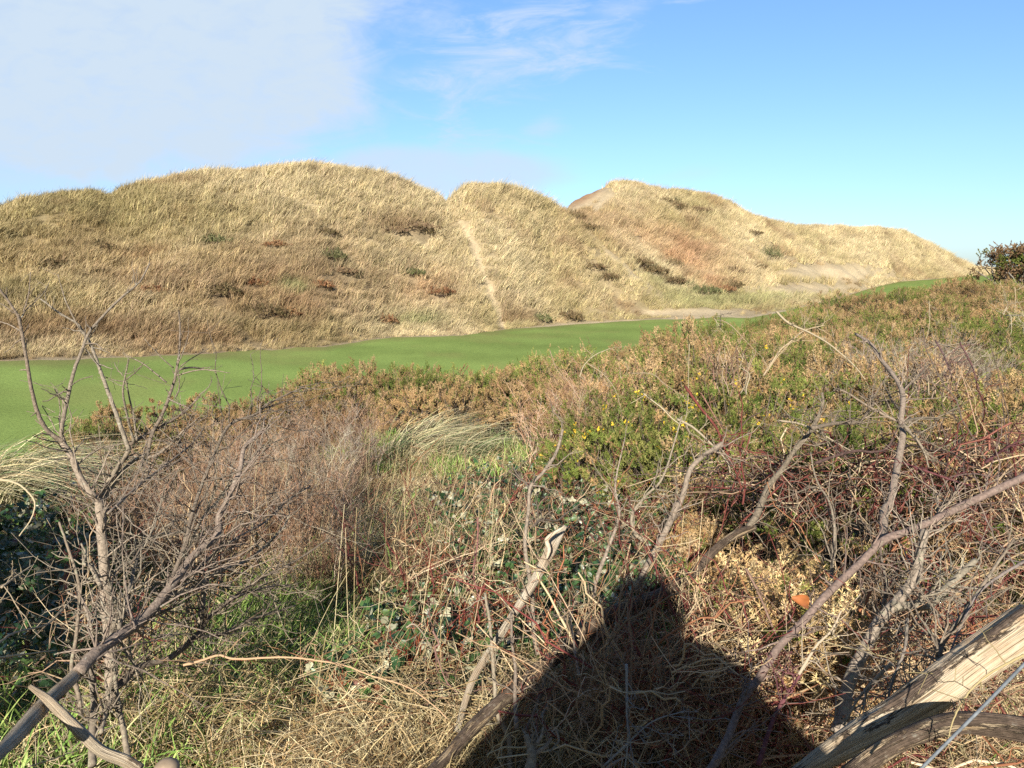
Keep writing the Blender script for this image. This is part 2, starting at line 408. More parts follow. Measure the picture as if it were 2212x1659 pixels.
SAND = np.array([.58, .46, .285])
def dune_zones(X, Y, u):
    """colour of the ground cover on the dunes and how much of it is bare sand"""
    x, y = project(np.stack([X, Y, ground(X, Y)[0]], -1))
    base = np.array([.56, .45, .26])
    n1 = fbm(X / 6, Y / 6, 31, 4)[..., None]; n2 = fbm(X / 2.2, Y / 2.2, 47, 3)[..., None]
    c = base * (1 - .0 * n1)
    olive = np.array([.38, .315, .155]); brown = np.array([.29, .185, .105]); pale = np.array([.64, .53, .34]); red = np.array([.45, .275, .16])
    green = np.array([.27, .30, .13])
    c = c + (olive - c) * sstep(.52, .70, n1) * .6
    c = c + (brown - c) * sstep(.54, .70, n2) * .7
    c = c + (pale - c) * sstep(.52, .35, n1) * .55
    def blob(cx, cy, rx, ry, col, k, rot=0.0):
        nonlocal c
        ca, sa = math.cos(rot), math.sin(rot)
        dx, dy = x - cx, y - cy
        a, b = (dx * ca + dy * sa) / rx, (-dx * sa + dy * ca) / ry
        w = (np.exp(-(a * a + b * b)) * (.5 + 1.0 * fbm(X / 2.5, Y / 2.5, 77)) * k * 1.05)[..., None]
        c = c + (np.array(col) - c) * np.clip(w, 0, .95)
    blob(80, 520, 190, 90, olive, .5); blob(100, 560, 200, 60, brown, .4); blob(150, 710, 300, 40, brown, .9); blob(450, 735, 250, 20, brown, .5); blob(560, 600, 220, 90, brown, .4); blob(300, 600, 260, 60, red, .3); blob(760, 640, 200, 50, red, .3); blob(60, 640, 160, 60, olive, .6)
    blob(220, 450, 120, 40, olive, .6); blob(420, 470, 160, 60, olive, .6); blob(540, 640, 170, 60, brown, .5); blob(700, 530, 120, 60, brown, .35)
    blob(640, 400, 220, 45, pale, .6); blob(830, 430, 160, 60, pale, .45); blob(870, 485, 80, 25, brown, .8); blob(930, 620, 60, 30, red, .7)
    blob(1080, 540, 90, 110, pale, .5); blob(1260, 470, 50, 60, brown, .5, .7); blob(1480, 545, 110, 38, red, .85, .35); blob(1340, 500, 90, 25, red, .55, .5)
    blob(1540, 620, 40, 16, red, .9, .4); blob(1400, 560, 90, 20, pale, .7, .7); blob(1560, 650, 110, 22, green, .55); blob(1430, 620, 60, 20, green, .4, .6)
    blob(1900, 540, 160, 40, pale, .6); blob(1500, 450, 60, 20, olive, .6, .4); blob(630, 622, 30, 14, green, .8); blob(900, 695, 60, 12, green, .7); blob(1700, 640, 80, 16, green, .4)
    s = np.zeros_like(X)
    def sand(cx, cy, rx, ry, k, rot=0.0):
        nonlocal s
        ca, sa = math.cos(rot), math.sin(rot)
        dx, dy = x - cx, y - cy
        a, b = (dx * ca + dy * sa) / rx, (-dx * sa + dy * ca) / ry
        s = np.maximum(s, k * np.exp(-(a * a + b * b)))
    sand(1800, 590, 130, 22, 1.15); sand(1760, 625, 170, 16, .9); sand(1266, 426, 54, 18, 2.2, -.6); sand(1300, 440, 46, 14, 1.0, -.8)
    sand(1500, 675, 130, 9, 1.3); sand(1352, 578, 110, 8, .8, .72); sand(1620, 520, 70, 10, .5, .6); sand(1690, 560, 120, 14, .5, .35)
    paz = np.arctan2(X, Y)
    path = np.exp(-((paz + .003 - PATHAZ(u)) / .0072) ** 2) * sstep(5.05, 5.2, u) * (1 - .75 * sstep(6.3, 6.8, u))
    s = np.maximum(s, path * 1.35)
    s = np.maximum(s, (1 - sstep(5.0, 5.10, u)) * sstep(900, 1150, x) * .95)
    s = np.maximum(s, (1 - sstep(5.0, 5.06, u)) * .45)
    s = np.clip(s * (.55 + .9 * fbm(X / 1.6, Y / 1.6, 63)), 0, 1)
    return c, s

def ground_material(name, bump=.05, scale=7, strength=.6, mottled=.3):
    m = bpy.data.materials.new(name); n, l = nodes(m); b = n['Principled BSDF']
    a = n.new('ShaderNodeAttribute'); a.attribute_name = 'Col'
    v = ramp(n, l, noise_node(n, l, scale, 6, rough=.75), [(.25, (1 - mottled,) * 3), (.75, (1 + mottled,) * 3)])
    c = mixc(n, l, 1.0, a.outputs['Color'], v, 'MULTIPLY')
    l.new(c, b.inputs['Base Color']); b.inputs['Roughness'].default_value = .95; b.inputs['Specular IOR Level'].default_value = .08
    bp = n.new('ShaderNodeBump'); bp.inputs['Strength'].default_value = strength; bp.inputs['Distance'].default_value = bump
    l.new(noise_node(n, l, scale * 1.7, 6, rough=.7), bp.inputs['Height']); l.new(bp.outputs[0], b.inputs['Normal'])
    return m

M_ground = ground_material('leaf_litter_soil', .03, 12, .6, .45)
M_dunebase = ground_material('dune_sand_and_tuft_shade', .08, 5, .7, .28)
M_fair = ground_material('mown_fairway_turf', .03, 9, .6, .20)
M_fair.node_tree.nodes['Principled BSDF'].inputs['Specular IOR Level'].default_value = 0

def build_terrain():
    azs = np.radians(np.concatenate([np.arange(-180, -75, 3), np.arange(-75, -42, .5), np.arange(-42, 42, .14), np.arange(42, 75, .5), np.arange(75, 181, 3)]))
    D, Z = knots_at(azs)
    rings = [10, 12, 26, 8, 26, 60, 56, 10, 5, 4]
    us = np.concatenate([k + np.linspace(0, 1, n, endpoint=False) for k, n in enumerate(rings)] + [[len(rings)]])
    i = np.minimum(us.astype(int), len(rings) - 1); t = us - i
    d = D[:, i] * (1 - t) + D[:, i + 1] * t
    # the fairway's far edge wanders a little
    wob = (fbm(azs * 26, azs * 0, 91, 3) - .5)[:, None] * 1.6 * np.exp(-((us - 5) / .5) ** 2)[None] * np.clip(D[:, 5:6] / 50, .6, 3)
    d = np.maximum(d + wob, 0)
    X = np.sin(azs)[:, None] * d; Y = np.cos(azs)[:, None] * d
    z, u = ground(X, Y)
    V = np.stack([X, Y, z], -1)
    rows = np.cumsum([0] + rings)
    def sub(a0, a1, r0, r1, name, mat, colf):
        v = V[a0:a1 + 1, r0:r1 + 1]; A, B = v.shape[:2]
        k, j = np.meshgrid(np.arange(A - 1), np.arange(B - 1), indexing='ij'); b = k * B + j
        g = Geo(); g.add(v, np.stack([b, b + B, b + B + 1, b + 1], -1).reshape(-1, 4)[:, ::-1], colf(v[..., 0], v[..., 1], u[a0:a1 + 1, r0:r1 + 1]).reshape(-1, 3))
        return g.build(name, mat, smooth=True)
    def soil(X, Y, u):
        n = fbm(X / .8, Y / .8, 5)[..., None]
        return np.array([.045, .034, .02]) * (1 - n) + np.array([.05, .05, .02]) * n
    def turf(X, Y, u):
        n = fbm(X / 7, Y / 7, 15)[..., None]; st = (.5 + .5 * np.sin((X * .35 + Y) * 1.1))[..., None]
        c = np.array([.258, .340, .092]) * (.80 + .28 * n + .15 * st + .30 * (fbm(X / 1.4, Y / 1.4, 8)[..., None] - .5))
        m = sstep(.55, .72, fbm(X / 3.1, Y / 3.1, 73)[..., None]); c = c * (1 - .3 * m) + np.array([.30, .27, .10]) * .3 * m
        e = sstep(4.9, 5.0, u + .12 * (fbm(X / 1.2, Y / 1.2, 29) - .5))[..., None] * .55
        return c * (1 - e) + np.array([.25, .21, .09]) * e
    def dune(X, Y, u):
        c, s = dune_zones(X, Y, u)
        c = c * .5 + np.array([.17, .12, .06]) * .5  # ground under the grass darkened to paint shade between tufts
        x, y = project(np.stack([X, Y, ground(X, Y)[0]], -1))
        scar = (np.exp(-(((x - 1262) / 46) ** 2 + ((y - 422 - (1262 - x) * .55) / 15) ** 2)) * (.9 + .9 * fbm(X / .9, Y / .9, 41)))[..., None].clip(0, 1)
        sd = SAND * (.82 + .36 * fbm(X / .7, Y / .7, 19))[..., None]; sd = sd + (np.array([.36, .225, .125]) - sd) * scar
        return c * (1 - s[..., None]) + sd * s[..., None]
    n = len(azs) - 1
    tag(sub(0, n, 0, rows[4], 'ground', M_ground, soil), 'brown soil and litter of the scrub bank under the bushes', 'ground', kind='structure')
    tag(sub(0, n, rows[4], rows[5], 'fairway', M_fair, turf), 'smooth mown green fairway in front of the dunes', 'fairway', kind='structure')
    c1 = int(np.searchsorted(azs, _paz[3])); c2 = int(np.searchsorted(azs, np.arctan2(*ray(1216, 452)[:2])))
    for a0, a1, lab in ((0, c1, 'broad grassy dune rising left of the sandy footpath'), (c1, c2, 'rounded pale grassy dune right of the sandy footpath'), (c2, n, 'far tawny dune with a bare sand scar on its peak')):
        tag(sub(a0, a1, rows[5], rows[10], 'dune', M_dunebase, dune), lab, 'dune', kind='structure')
build_terrain()

# ------------------------------------------------------------------ scatter (for uncountable cover only)
def scatter(name, protos, pos, rot, scl, idx, tint, label, cat):
    me = bpy.data.meshes.new(name); N = len(pos)
    me.vertices.add(N); me.vertices.foreach_set('co', np.asarray(pos, np.float32).ravel())
    def at(nm, ty, key, arr): me.attributes.new(nm, ty, 'POINT').data.foreach_set(key, np.ascontiguousarray(arr).ravel())
    at('rot', 'FLOAT_VECTOR', 'vector', np.asarray(rot, np.float32)); at('scl', 'FLOAT_VECTOR', 'vector', np.asarray(scl, np.float32))
    at('idx', 'INT', 'value', np.asarray(idx, np.int32)); at('tint', 'FLOAT_COLOR', 'color', np.concatenate([tint, np.ones((N, 1))], 1).astype(np.float32))
    o = bpy.data.objects.new(name, me); ROOT.objects.link(o)
    c = bpy.data.collections.new(name + '_source')
    for p in protos: c.objects.link(p)
    ng = bpy.data.node_groups.new(name, 'GeometryNodeTree')
    ng.interface.new_socket('Geometry', in_out='INPUT', socket_type='NodeSocketGeometry')
    ng.interface.new_socket('Geometry', in_out='OUTPUT', socket_type='NodeSocketGeometry')
    n, l = ng.nodes, ng.links
    gi, go = n.new('NodeGroupInput'), n.new('NodeGroupOutput')
    mp = n.new('GeometryNodeMeshToPoints'); iop = n.new('GeometryNodeInstanceOnPoints'); ci = n.new('GeometryNodeCollectionInfo')
    ci.inputs['Collection'].default_value = c; ci.inputs['Separate Children'].default_value = True; ci.inputs['Reset Children'].default_value = True
    def na(nm, ty):
        a = n.new('GeometryNodeInputNamedAttribute'); a.data_type = ty; a.inputs[0].default_value = nm; return a.outputs[0]
    l.new(gi.outputs[0], mp.inputs[0]); l.new(mp.outputs[0], iop.inputs['Points']); l.new(ci.outputs[0], iop.inputs['Instance'])
    iop.inputs['Pick Instance'].default_value = True
    l.new(na('idx', 'INT'), iop.inputs['Instance Index']); l.new(na('rot', 'FLOAT_VECTOR'), iop.inputs['Rotation']); l.new(na('scl', 'FLOAT_VECTOR'), iop.inputs['Scale'])
    l.new(iop.outputs[0], go.inputs[0])
    md = o.modifiers.new('scatter', 'NODES'); md.node_group = ng
    return tag(o, label, cat, kind='stuff')

def poly_area_pts(ellipses, n):
    """random picture positions inside ellipses (cx, cy, rx, ry, weight)"""
    e = np.array(ellipses, float); w = e[:, 4] / e[:, 4].sum()
    i = RG.choice(len(e), n, p=w); r = np.sqrt(RG.random(n)); a = RG.random(n) * 2 * np.pi
    return e[i, 0] + e[i, 2] * r * np.cos(a), e[i, 1] + e[i, 3] * r * np.sin(a)

# ------------------------------------------------------------------ plant shapes
def tuft(nb, L, w, spread, droop, lean, cols, K=5, base=.12, wts=None):
    g = Geo(); p0 = RG.normal(size=(nb, 3)) * base; p0[:, 2] = -.04
    d0 = rdir(nb) * spread; d0[:, 2] = np.abs(d0[:, 2]) + 1; d0[:, :2] += p0[:, :2] / max(base, .01) * .12; d0 = unit(d0)
    Ls = L * (.5 + .6 * RG.random(nb))
    ln = np.array(lean) * (.6 + .8 * RG.random((nb, 1)))
    q = bend(p0, d0, Ls, droop * (.5 + RG.random(nb)), K, ln)
    W = w * (.7 + .6 * RG.random((nb, 1))) * (1 - np.linspace(0, 1, K)[None] ** 1.6 * .9)
    sd = rdir(nb); sd[:, 2] *= .2; sd = unit(sd)
    ribbons(g, q, W, sd, pick(cols, nb, .2, wts))
    return g

DUNEC = [(.98, .98, .98), (1.12, 1.10, 1.05), (.85, .84, .80), (1.0, 1.03, .9)]
dune_protos = [tuft(60, .60, .019, .32, .28, (.42, -.03, 0), DUNEC, base=.13).build('marram_source_%d' % k, M_dune, link=False) for k in range(5)]

z1 = lambda x, y: (x * .5, 302.4 + y * .5)
z2 = lambda x, y: (1106 + x * .5, 302.4 + y * .5)
SH = []
for f, rows in ((z1, [(1130, 740, 1.6, .9, 'd', 'dark hollow shrub low on the left dune above the fairway'), (950, 650, 1.3, .8, 'd', 'dark brown shrub above and left of the low hollow shrub on the left dune'),
    (1100, 610, .9, .5, 'r', 'red brown bracken clump above the dark hollow shrub on the left dune'), (1430, 505, 1.2, .9, 'g', 'grey green shrub half way up the left dune'),
    (1400, 395, 1.1, .6, 'd', 'small dark shrub above the grey green shrub on the left dune'), (1800, 375, 1.9, .6, 'b', 'wide brown dead shrub below the notch with the footpath'),
    (1700, 385, 1.3, .5, 'b', 'brown twiggy patch at the left end of the wide dead shrub'), (1890, 650, 1.4, .6, 'r', 'reddish bracken patch left of the lower footpath'),
    (1780, 570, 1.0, .6, 'g', 'dark green shrub above the reddish bracken left of the footpath'), (1660, 775, 1.0, .6, 'r', 'red brown clump near the foot of the left dune'),
    (1390, 620, .8, .6, 'r', 'small rust clump mid way up the left dune below the grey green shrub'), (1065, 105, .9, .9, 'b', 'lone brown bush on the crest of the left dune'),
    (790, 150, 1.1, .6, 'b', 'brown shrub on the shoulder of the left dune crest'), (350, 225, 1.6, .5, 'b', 'flat brown shrub on the left end of the crest'),
    (430, 460, 1.5, .5, 'd', 'dull brown shrub on the left slope under the crest'), (990, 290, .7, .5, 'd', 'tiny dark shrub under the brown crest shoulder'),
    (930, 430, 1.2, .6, 'g', 'olive shrub in the middle of the left dune'), (1240, 745, 1.0, .6, 'r', 'brown red clump right of the dark hollow shrub'),
    (240, 530, 1.3, .5, 'd', 'low dark patch of shrub at the far left of the dune'), (650, 640, 1.0, .45, 'r', 'russet patch left of the dark brown shrub low on the dune'),
    (1480, 560, 1.0, .5, 'b', 'brown shrub right of the grey green shrub on the left dune'), (1190, 450, 1.0, .5, 'r', 'rusty patch above the centre of the left dune')]),
   (z2, [(255, 330, 1.6, 1.0, 'd', 'dark shrub at the top of the gully between the two right dunes'), (320, 375, 1.5, .8, 'd', 'dark shrub just below the top of the gully'),
    (640, 262, 2.0, 1.0, 'd', 'upper dark shrub in the diagonal row on the far dune'), (700, 288, 2.0, 1.1, 'd', 'middle dark shrub in the diagonal row on the far dune'), (800, 300, 2.2, .9, 'b', 'brown shrub at the lower end of the diagonal row on the far dune'),
    (700, 265, 1.0, 1.0, 'g', 'green bush poking above the diagonal row on the far dune'), (1110, 505, 1.9, 2.2, 'g', 'upright green bush alone on the sandy slope of the far dune'),
    (545, 530, 1.7, .9, 'd', 'upper shrub of the dark strip low on the far dune'), (610, 565, 1.8, .9, 'd', 'middle shrub of the dark strip low on the far dune'), (680, 605, 1.8, .9, 'd', 'lower shrub of the dark strip low on the far dune'),
    (830, 650, 2.0, .9, 'g', 'green shrub at the foot of the far dune beside red bracken'), (900, 640, 1.7, .9, 'r', 'red bracken at the foot of the far dune'), (935, 620, 1.7, 1.0, 'd', 'dark shrub right of the red bracken at the dune foot'),
    (960, 570, 1.4, 1.1, 'b', 'round brown bush above the dune foot right of the bracken'), (350, 545, 1.3, .7, 'd', 'upper dark shrub on the spur of the middle dune'), (410, 590, 1.3, .7, 'd', 'lower dark shrub on the spur of the middle dune'),
    (250, 760, 1.3, .8, 'd', 'dark tussock at the foot of the middle dune'), (120, 765, 1.1, .6, 'g', 'green grey tussock at the foot of the middle dune'), (1040, 400, 1.6, .7, 'd', 'small dark shrub on the shoulder of the far dune'),
    (760, 620, 1.4, .7, 'g', 'dull green shrub left of the green foot shrub'), (690, 535, 1.3, .8, 'd', 'lone dark shrub above the dark strip on the far dune'), (1030, 545, 2.2, .9, 'd', 'olive brown shrub below the upright green bush')])):
    for (x, y, w, h, k, lab) in rows: SH.append((*f(x, y), w, h, k, lab))
sp = hit([q[0] for q in SH], [q[1] for q in SH], .2)
def cover_dunes():
    pos, tin, scl = [], [], []
    for (a0, a1, n) in ((-42, 3, 19000), (3, 11, 4200), (11, 40, 15000)):
        az = np.radians(RG.uniform(a0, a1, n)); D, _ = knots_at(az)
        d = np.sqrt(RG.random(n) * ((D[:, 7] + 3) ** 2 - D[:, 5] ** 2) + D[:, 5] ** 2)
        X, Y = np.sin(az) * d, np.cos(az) * d
        z, u = ground(X, Y); c, s = dune_zones(X, Y, u)
        ok = (RG.random(n) > s * 1.5) & (u > 5.02)
        for q, p in zip(SH, sp): ok &= ((X - p[0]) / (q[2] * .58)) ** 2 + ((Y - p[1] + .25) / (q[2] * .5 + .25)) ** 2 > .45 + .5 * RG.random(n)
        thin = fbm(X / 1.3, Y / 1.3, 83)
        X, Y, z, c, d, u, thin = X[ok], Y[ok], z[ok], c[ok], d[ok], u[ok], thin[ok]
        pos.append(np.stack([X, Y, z], -1))
        hue = fbm(X / .8, Y / .8, 99)[:, None]
        tin.append(c * (.66 + .68 * hue) * (1 + (RG.random((len(X), 1)) - .5) * .34))
        low = .45 + .55 * sstep(5.02, 5.25, u)
        scl.append((.55 + .95 * RG.random(len(X))) * np.clip(d / 60, .85, 1.35) * low * (.45 + 1.15 * thin))
    pos, tin, scl = np.concatenate(pos), np.concatenate(tin), np.concatenate(scl)
    N = len(pos)
    rot = np.stack([RG.normal(size=N) * .12, RG.normal(size=N) * .12, RG.normal(size=N) * .6], -1)
    sv = np.stack([scl, scl, scl * (.8 + .5 * RG.random(N))], -1)
    scatter('dune_grass', dune_protos, pos, rot, sv, RG.integers(0, 5, N), tin, 'pale straw coloured marram grass covering the dunes', 'marram grass')
cover_dunes()

# gorse ----------------------------------------------------------------
GREEN = [(.185, .215, .045), (.135, .175, .035), (.255, .255, .070)]
BROWN = [(.42, .275, .125), (.33, .21, .095), (.48, .33, .165)]
def spiny_shoots(g, p0, ax, L, ns, sl, sw, col, mi=0):
    """shoots p0 -> p0+ax*L, each clothed in ns spines of length sl and width sw"""
    N = len(p0); t = RG.random((N, ns, 1)) ** .8
    b = p0[:, None] + ax[:, None] * (np.asarray(L).reshape(-1, 1, 1) * t)
    dd = unit(ax[:, None] * .75 + unit(RG.normal(size=(N, ns, 3))) * .95)
    ln = sl * (.55 + .7 * RG.random((N, ns, 1))) * (1.1 - .4 * t)
    sd = unit(np.cross(dd, RG.normal(size=(N, ns, 3)))) * sw * .5
    V = np.stack([b - sd, b + sd, b + dd * ln], 2).reshape(-1, 3)
    f = np.arange(N * ns * 3).reshape(-1, 3)
    c = np.repeat(np.repeat(col[:, None], ns, 1) * (.85 + .3 * RG.random((N, ns, 1))), 3, 1).reshape(-1, 3)
    g.add(V, f, c, mi)

def gorse_shape(radius=.75, height=1.15, clumps=150, shoots=9, ns=24, sl=.026, sw=.009, brown=.5, flowers=0):
    g, st, fl = Geo(), Geo(), Geo()
    th = RG.random(clumps) * 2 * np.pi; ph = np.arccos(RG.uniform(-.1, 1, clumps))
    lob = .70 + .45 * RG.random(clumps)
    cc = np.stack([np.cos(th) * np.sin(ph) * radius * lob, np.sin(th) * np.sin(ph) * radius * lob, height * (.38 + .55 * np.cos(ph) * lob)], -1)
    cdir = unit(np.stack([cc[:, 0], cc[:, 1], (cc[:, 2] - height * .3) * 1.3 + .15], -1))
    isb = RG.random(clumps) < brown
    ccol = np.where(isb[:, None], pick(BROWN, clumps, .12), pick(GREEN, clumps, .15))
    p0 = np.repeat(cc, shoots, 0) + RG.normal(size=(clumps * shoots, 3)) * radius * .040
    ax = unit(np.repeat(cdir, shoots, 0) + RG.normal(size=(clumps * shoots, 3)) * .55 + np.array([0, 0, .25]))
    col = np.repeat(ccol, shoots, 0) * (.8 + .4 * RG.random((clumps * shoots, 1)))
    swap = RG.random(clumps * shoots) < .09
    col[swap] = np.where(np.repeat(isb, shoots)[swap][:, None], pick(GREEN, swap.sum()), pick(BROWN, swap.sum()))
    spiny_shoots(g, p0 - ax * .03, ax, radius * (.085 + .09 * RG.random(len(p0))), ns, sl, sw, col)
    # inner dry growth, coloured dark as shade between clumps, then woody stems from the foot to each clump
    m = clumps
    q0 = rdir(m, .3) * radius * .62 * RG.random((m, 1)) ** .5; q0[:, 2] = np.abs(q0[:, 2]) + height * .15
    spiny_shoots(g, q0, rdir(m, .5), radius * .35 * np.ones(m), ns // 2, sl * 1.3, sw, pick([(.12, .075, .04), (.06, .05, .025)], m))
    n = clumps; a = np.zeros((n, 3)); lim = np.where(np.arange(n) % 3 == 0, 1.0, .6)[:, None]; a[:, :2] = RG.normal(size=(n, 2)) * .09; a[:, 2] = -.1
    t = np.linspace(0, 1, 5)[None, :, None]
    mid = (a + cc) / 2 + RG.normal(size=(n, 3)) * .06
    q = a[:, None] * (1 - t) ** 2 + 2 * mid[:, None] * t * (1 - t) + cc[:, None] * t ** 2
    tubes(st, q, .008 * lim * (1 - .7 * np.linspace(0, 1, 5)[None]) * np.ones((n, 1)), pick([(.15, .115, .085), (.20, .16, .12)], n), 4)
    if flowers:
        k = RG.choice(len(p0), flowers); b = p0[k] + ax[k] * radius * .3
        nn = 5
        b2 = np.repeat(b, nn, 0) + RG.normal(size=(flowers * nn, 3)) * .012
        dd = rdir(flowers * nn, .4); sd = unit(np.cross(dd, RG.normal(size=dd.shape))) * .0065
        V = np.stack([b2 - sd, b2 + sd, b2 + dd * .020 + sd, b2 + dd * .020 - sd], 1).reshape(-1, 3)
        fl.add(V, np.arange(len(V)).reshape(-1, 4), pick([(.62, .42, .03), (.55, .36, .03)], flowers * nn).repeat(4, 0))
    return g, st, fl

def gorse_source(k, **kw):
    g, st, _ = gorse_shape(**kw)
    for arrs in zip(st.v, st.c): pass
    base = g.n
    for v, c, in zip(st.v, st.c): g.v.append(v); g.c.append(c)
    for f, m in zip(st.f, st.m): g.f.append(f + base); g.m.append(m + 1)
    g.n += st.n
    return g.build('gorse_source_%d' % k, [M_gorse, M_stem], link=False)
gorse_protos = [gorse_source(k, brown=b, radius=r, height=h) for k, (b, r, h) in enumerate([(.88, .75, 1.1), (.06, .8, 1.1), (.5, .7, 1.2), (1.0, .7, 1.0), (.18, .85, 1.05)])]

def gorse_thicket():
    pos, idx, scl = [], [], []
    n = 5200
    x = RG.uniform(150, 2900, n); r = ray(x, np.full(n, 620.)); az = np.arctan2(r[:, 0], r[:, 1])
    D, _ = knots_at(az); dg = D[:, 3] + .3
    din = np.interp(x, [150, 350, 620, 700, 1000, 1100, 1250, 1350, 1500, 2212, 2900], [8.8, 9.6, 10.6, 10.6, 10.4, 10.6, 9.0, 6.6, 6.2, 6.6, 6.6])
    d = np.sqrt(RG.random(n)) * dg
    w = d > din
    x, az, d, dg = x[w], az[w], d[w], dg[w]
    X, Y = np.sin(az) * d, np.cos(az) * d
    keep = []                                                    # keep bushes apart
    cell = {}
    for i in range(len(X)):
        rr = .40 + .012 * d[i]
        kx, ky = int(X[i] // .8), int(Y[i] // .8)
        if all((X[i] - X[j]) ** 2 + (Y[i] - Y[j]) ** 2 > rr * rr for a in (-1, 0, 1) for b in (-1, 0, 1) for j in cell.get((kx + a, ky + b), ())):
            cell.setdefault((kx, ky), []).append(i); keep.append(i)
    X, Y, d, dg, x = X[keep], Y[keep], d[keep], dg[keep], x[keep]
    z, u = ground(X, Y); N = len(X)
    s = (.60 + .55 * RG.random(N)) * (.97 + .8 * (fbm(X / 2.6, Y / 2.6, 7) - .5))
    s = np.where(d < 8.5, s * .88, s); s = np.minimum(s, np.interp(x, [500, 660, 700, 1150, 1300], [.86, .82, .90, .92, 1.6]))
    nb = .5 + 1.5 * (fbm(X / 2.4, Y / 2.4, 55) - .5) + (RG.random(N) - .5) * .3
    nb = nb - .03 + .16 * (1 - sstep(0, 3, dg - d)) + .05 * sstep(1650, 2000, x)
    idx = np.select([nb < .42, nb < .52, nb < .62, nb < .78], [1, 4, 2, 0], 3)
    tint = np.ones((N, 3)) * (.85 + .3 * RG.random((N, 1)))
    scatter('gorse_thicket', gorse_protos, np.stack([X, Y, z], -1), np.stack([RG.normal(size=N) * .1, RG.normal(size=N) * .1, RG.random(N) * 6.28], -1),
            np.stack([s, s, s * (.9 + .25 * RG.random(N))], -1), idx, tint, 'mass of green and rusty brown gorse covering the bank', 'gorse thicket')
gorse_thicket()

def gorse_bush(x, y, h, label, brown=.6, flowers=0, r=None, seed_kw=None, group=None, name='gorse_bush', d=None):
    """single gorse bush whose top is seen at (x, y); h its height"""
    if d is None:
        p = hit([x], [y], h)[0]
    else:
        p = P(np.array(x), np.array(y), np.array(d)); p[2] = ground(p[0], p[1])[0]; h = float(P(np.array(x), np.array(y), np.array(d))[2] - p[2])
    r = r or h * .62
    kw = dict(radius=r, height=h, brown=brown, flowers=flowers); kw.update(seed_kw or {})
    g, st, fl = gorse_shape(**kw)
    o = empty(name, p, label, 'bush', group)
    g.build('foliage', M_gorse_own, o); st.build('stem', M_stem, o)['kind'] = 'stuff'
    if flowers: fl.build('flowers', M_flower, o)['kind'] = 'stuff'
    return o
G1 = dict(clumps=70, shoots=9, ns=30, sl=.026, sw=.0075)
for args in (
    (245, 862, .95, 'rusty brown round gorse head against the fairway behind the lichened bare tree', 1.0, 0, .42, 10.0),
    (348, 852, .95, 'small brown gorse head beside the upright grey twigs in front of the fairway', .9, 0, .30, 10.4),
    (440, 845, 1.0, 'low brown gorse bush at the fairway edge behind the reddish twig thicket', .9, 0, .45, 10.8),
    (520, 850, 1.0, 'olive and brown gorse bush at the fairway edge, second along the left hedge', .6, 0, .5, 11.2),
    (605, 838, 1.0, 'brown gorse bush at the fairway edge where the left hedge starts to rise', .85, 0, .5, 11.6),
    (690, 805, 1.0, 'tall narrow brown gorse plume at the left end of the green hedge', .95, 0, .30, 12.2),
    (775, 790, 1.1, 'broad brown topped gorse bush where the hedge meets the fairway', .8, 0, .6, 12.6),
    (1160, 775, 1.1, 'ginger gorse bush at the fairway edge behind the dead red twigs', .9, 0, .62, 14.0),
    (1490, 705, 1.2, 'tall orange brown gorse spire standing above the hedge against the fairway', 1.0, 0, .5, 16.0),
    (1395, 748, 1.0, 'brown gorse tip poking up above the hedge before the fairway', .9, 0, .35, 16.5),
    (1400, 880, .9, 'green gorse bush dotted with yellow flowers beside the brambles', .05, 34, .62, 6.9),
    (1290, 915, .75, 'low green gorse with yellow flowers at the right of the marram tufts', .12, 20, .5, 7.0),
    (1640, 800, .9, 'green flowering gorse under the arching pale dead stem', .15, 34, .75, 7.6),
    (1560, 790, .9, 'olive gorse with a few flowers around the upright straw stems', .3, 14, .6, 8.4)):
    gorse_bush(args[0], args[1], args[2], args[3], args[4], args[5], args[6], G1, d=args[7])
for (x, y, r, b, lab, d) in (
    (1950, 845, .55, .2, 'bright green spiny gorse bush just right of the bare sapling top', 4.5),
    (2080, 905, .5, .85, 'tan and green gorse bush at the right beyond the sapling', 4.4),
    (1830, 860, .42, .25, 'green gorse behind the bend of the bare sapling', 4.9),
    (2190, 830, .5, .5, 'mixed green and tan gorse at the right border above the red canes', 4.6)):
    gorse_bush(x, y, .8, lab, b, 0, r, dict(clumps=80, shoots=10, ns=46, sl=.026, sw=.0045), d=d)

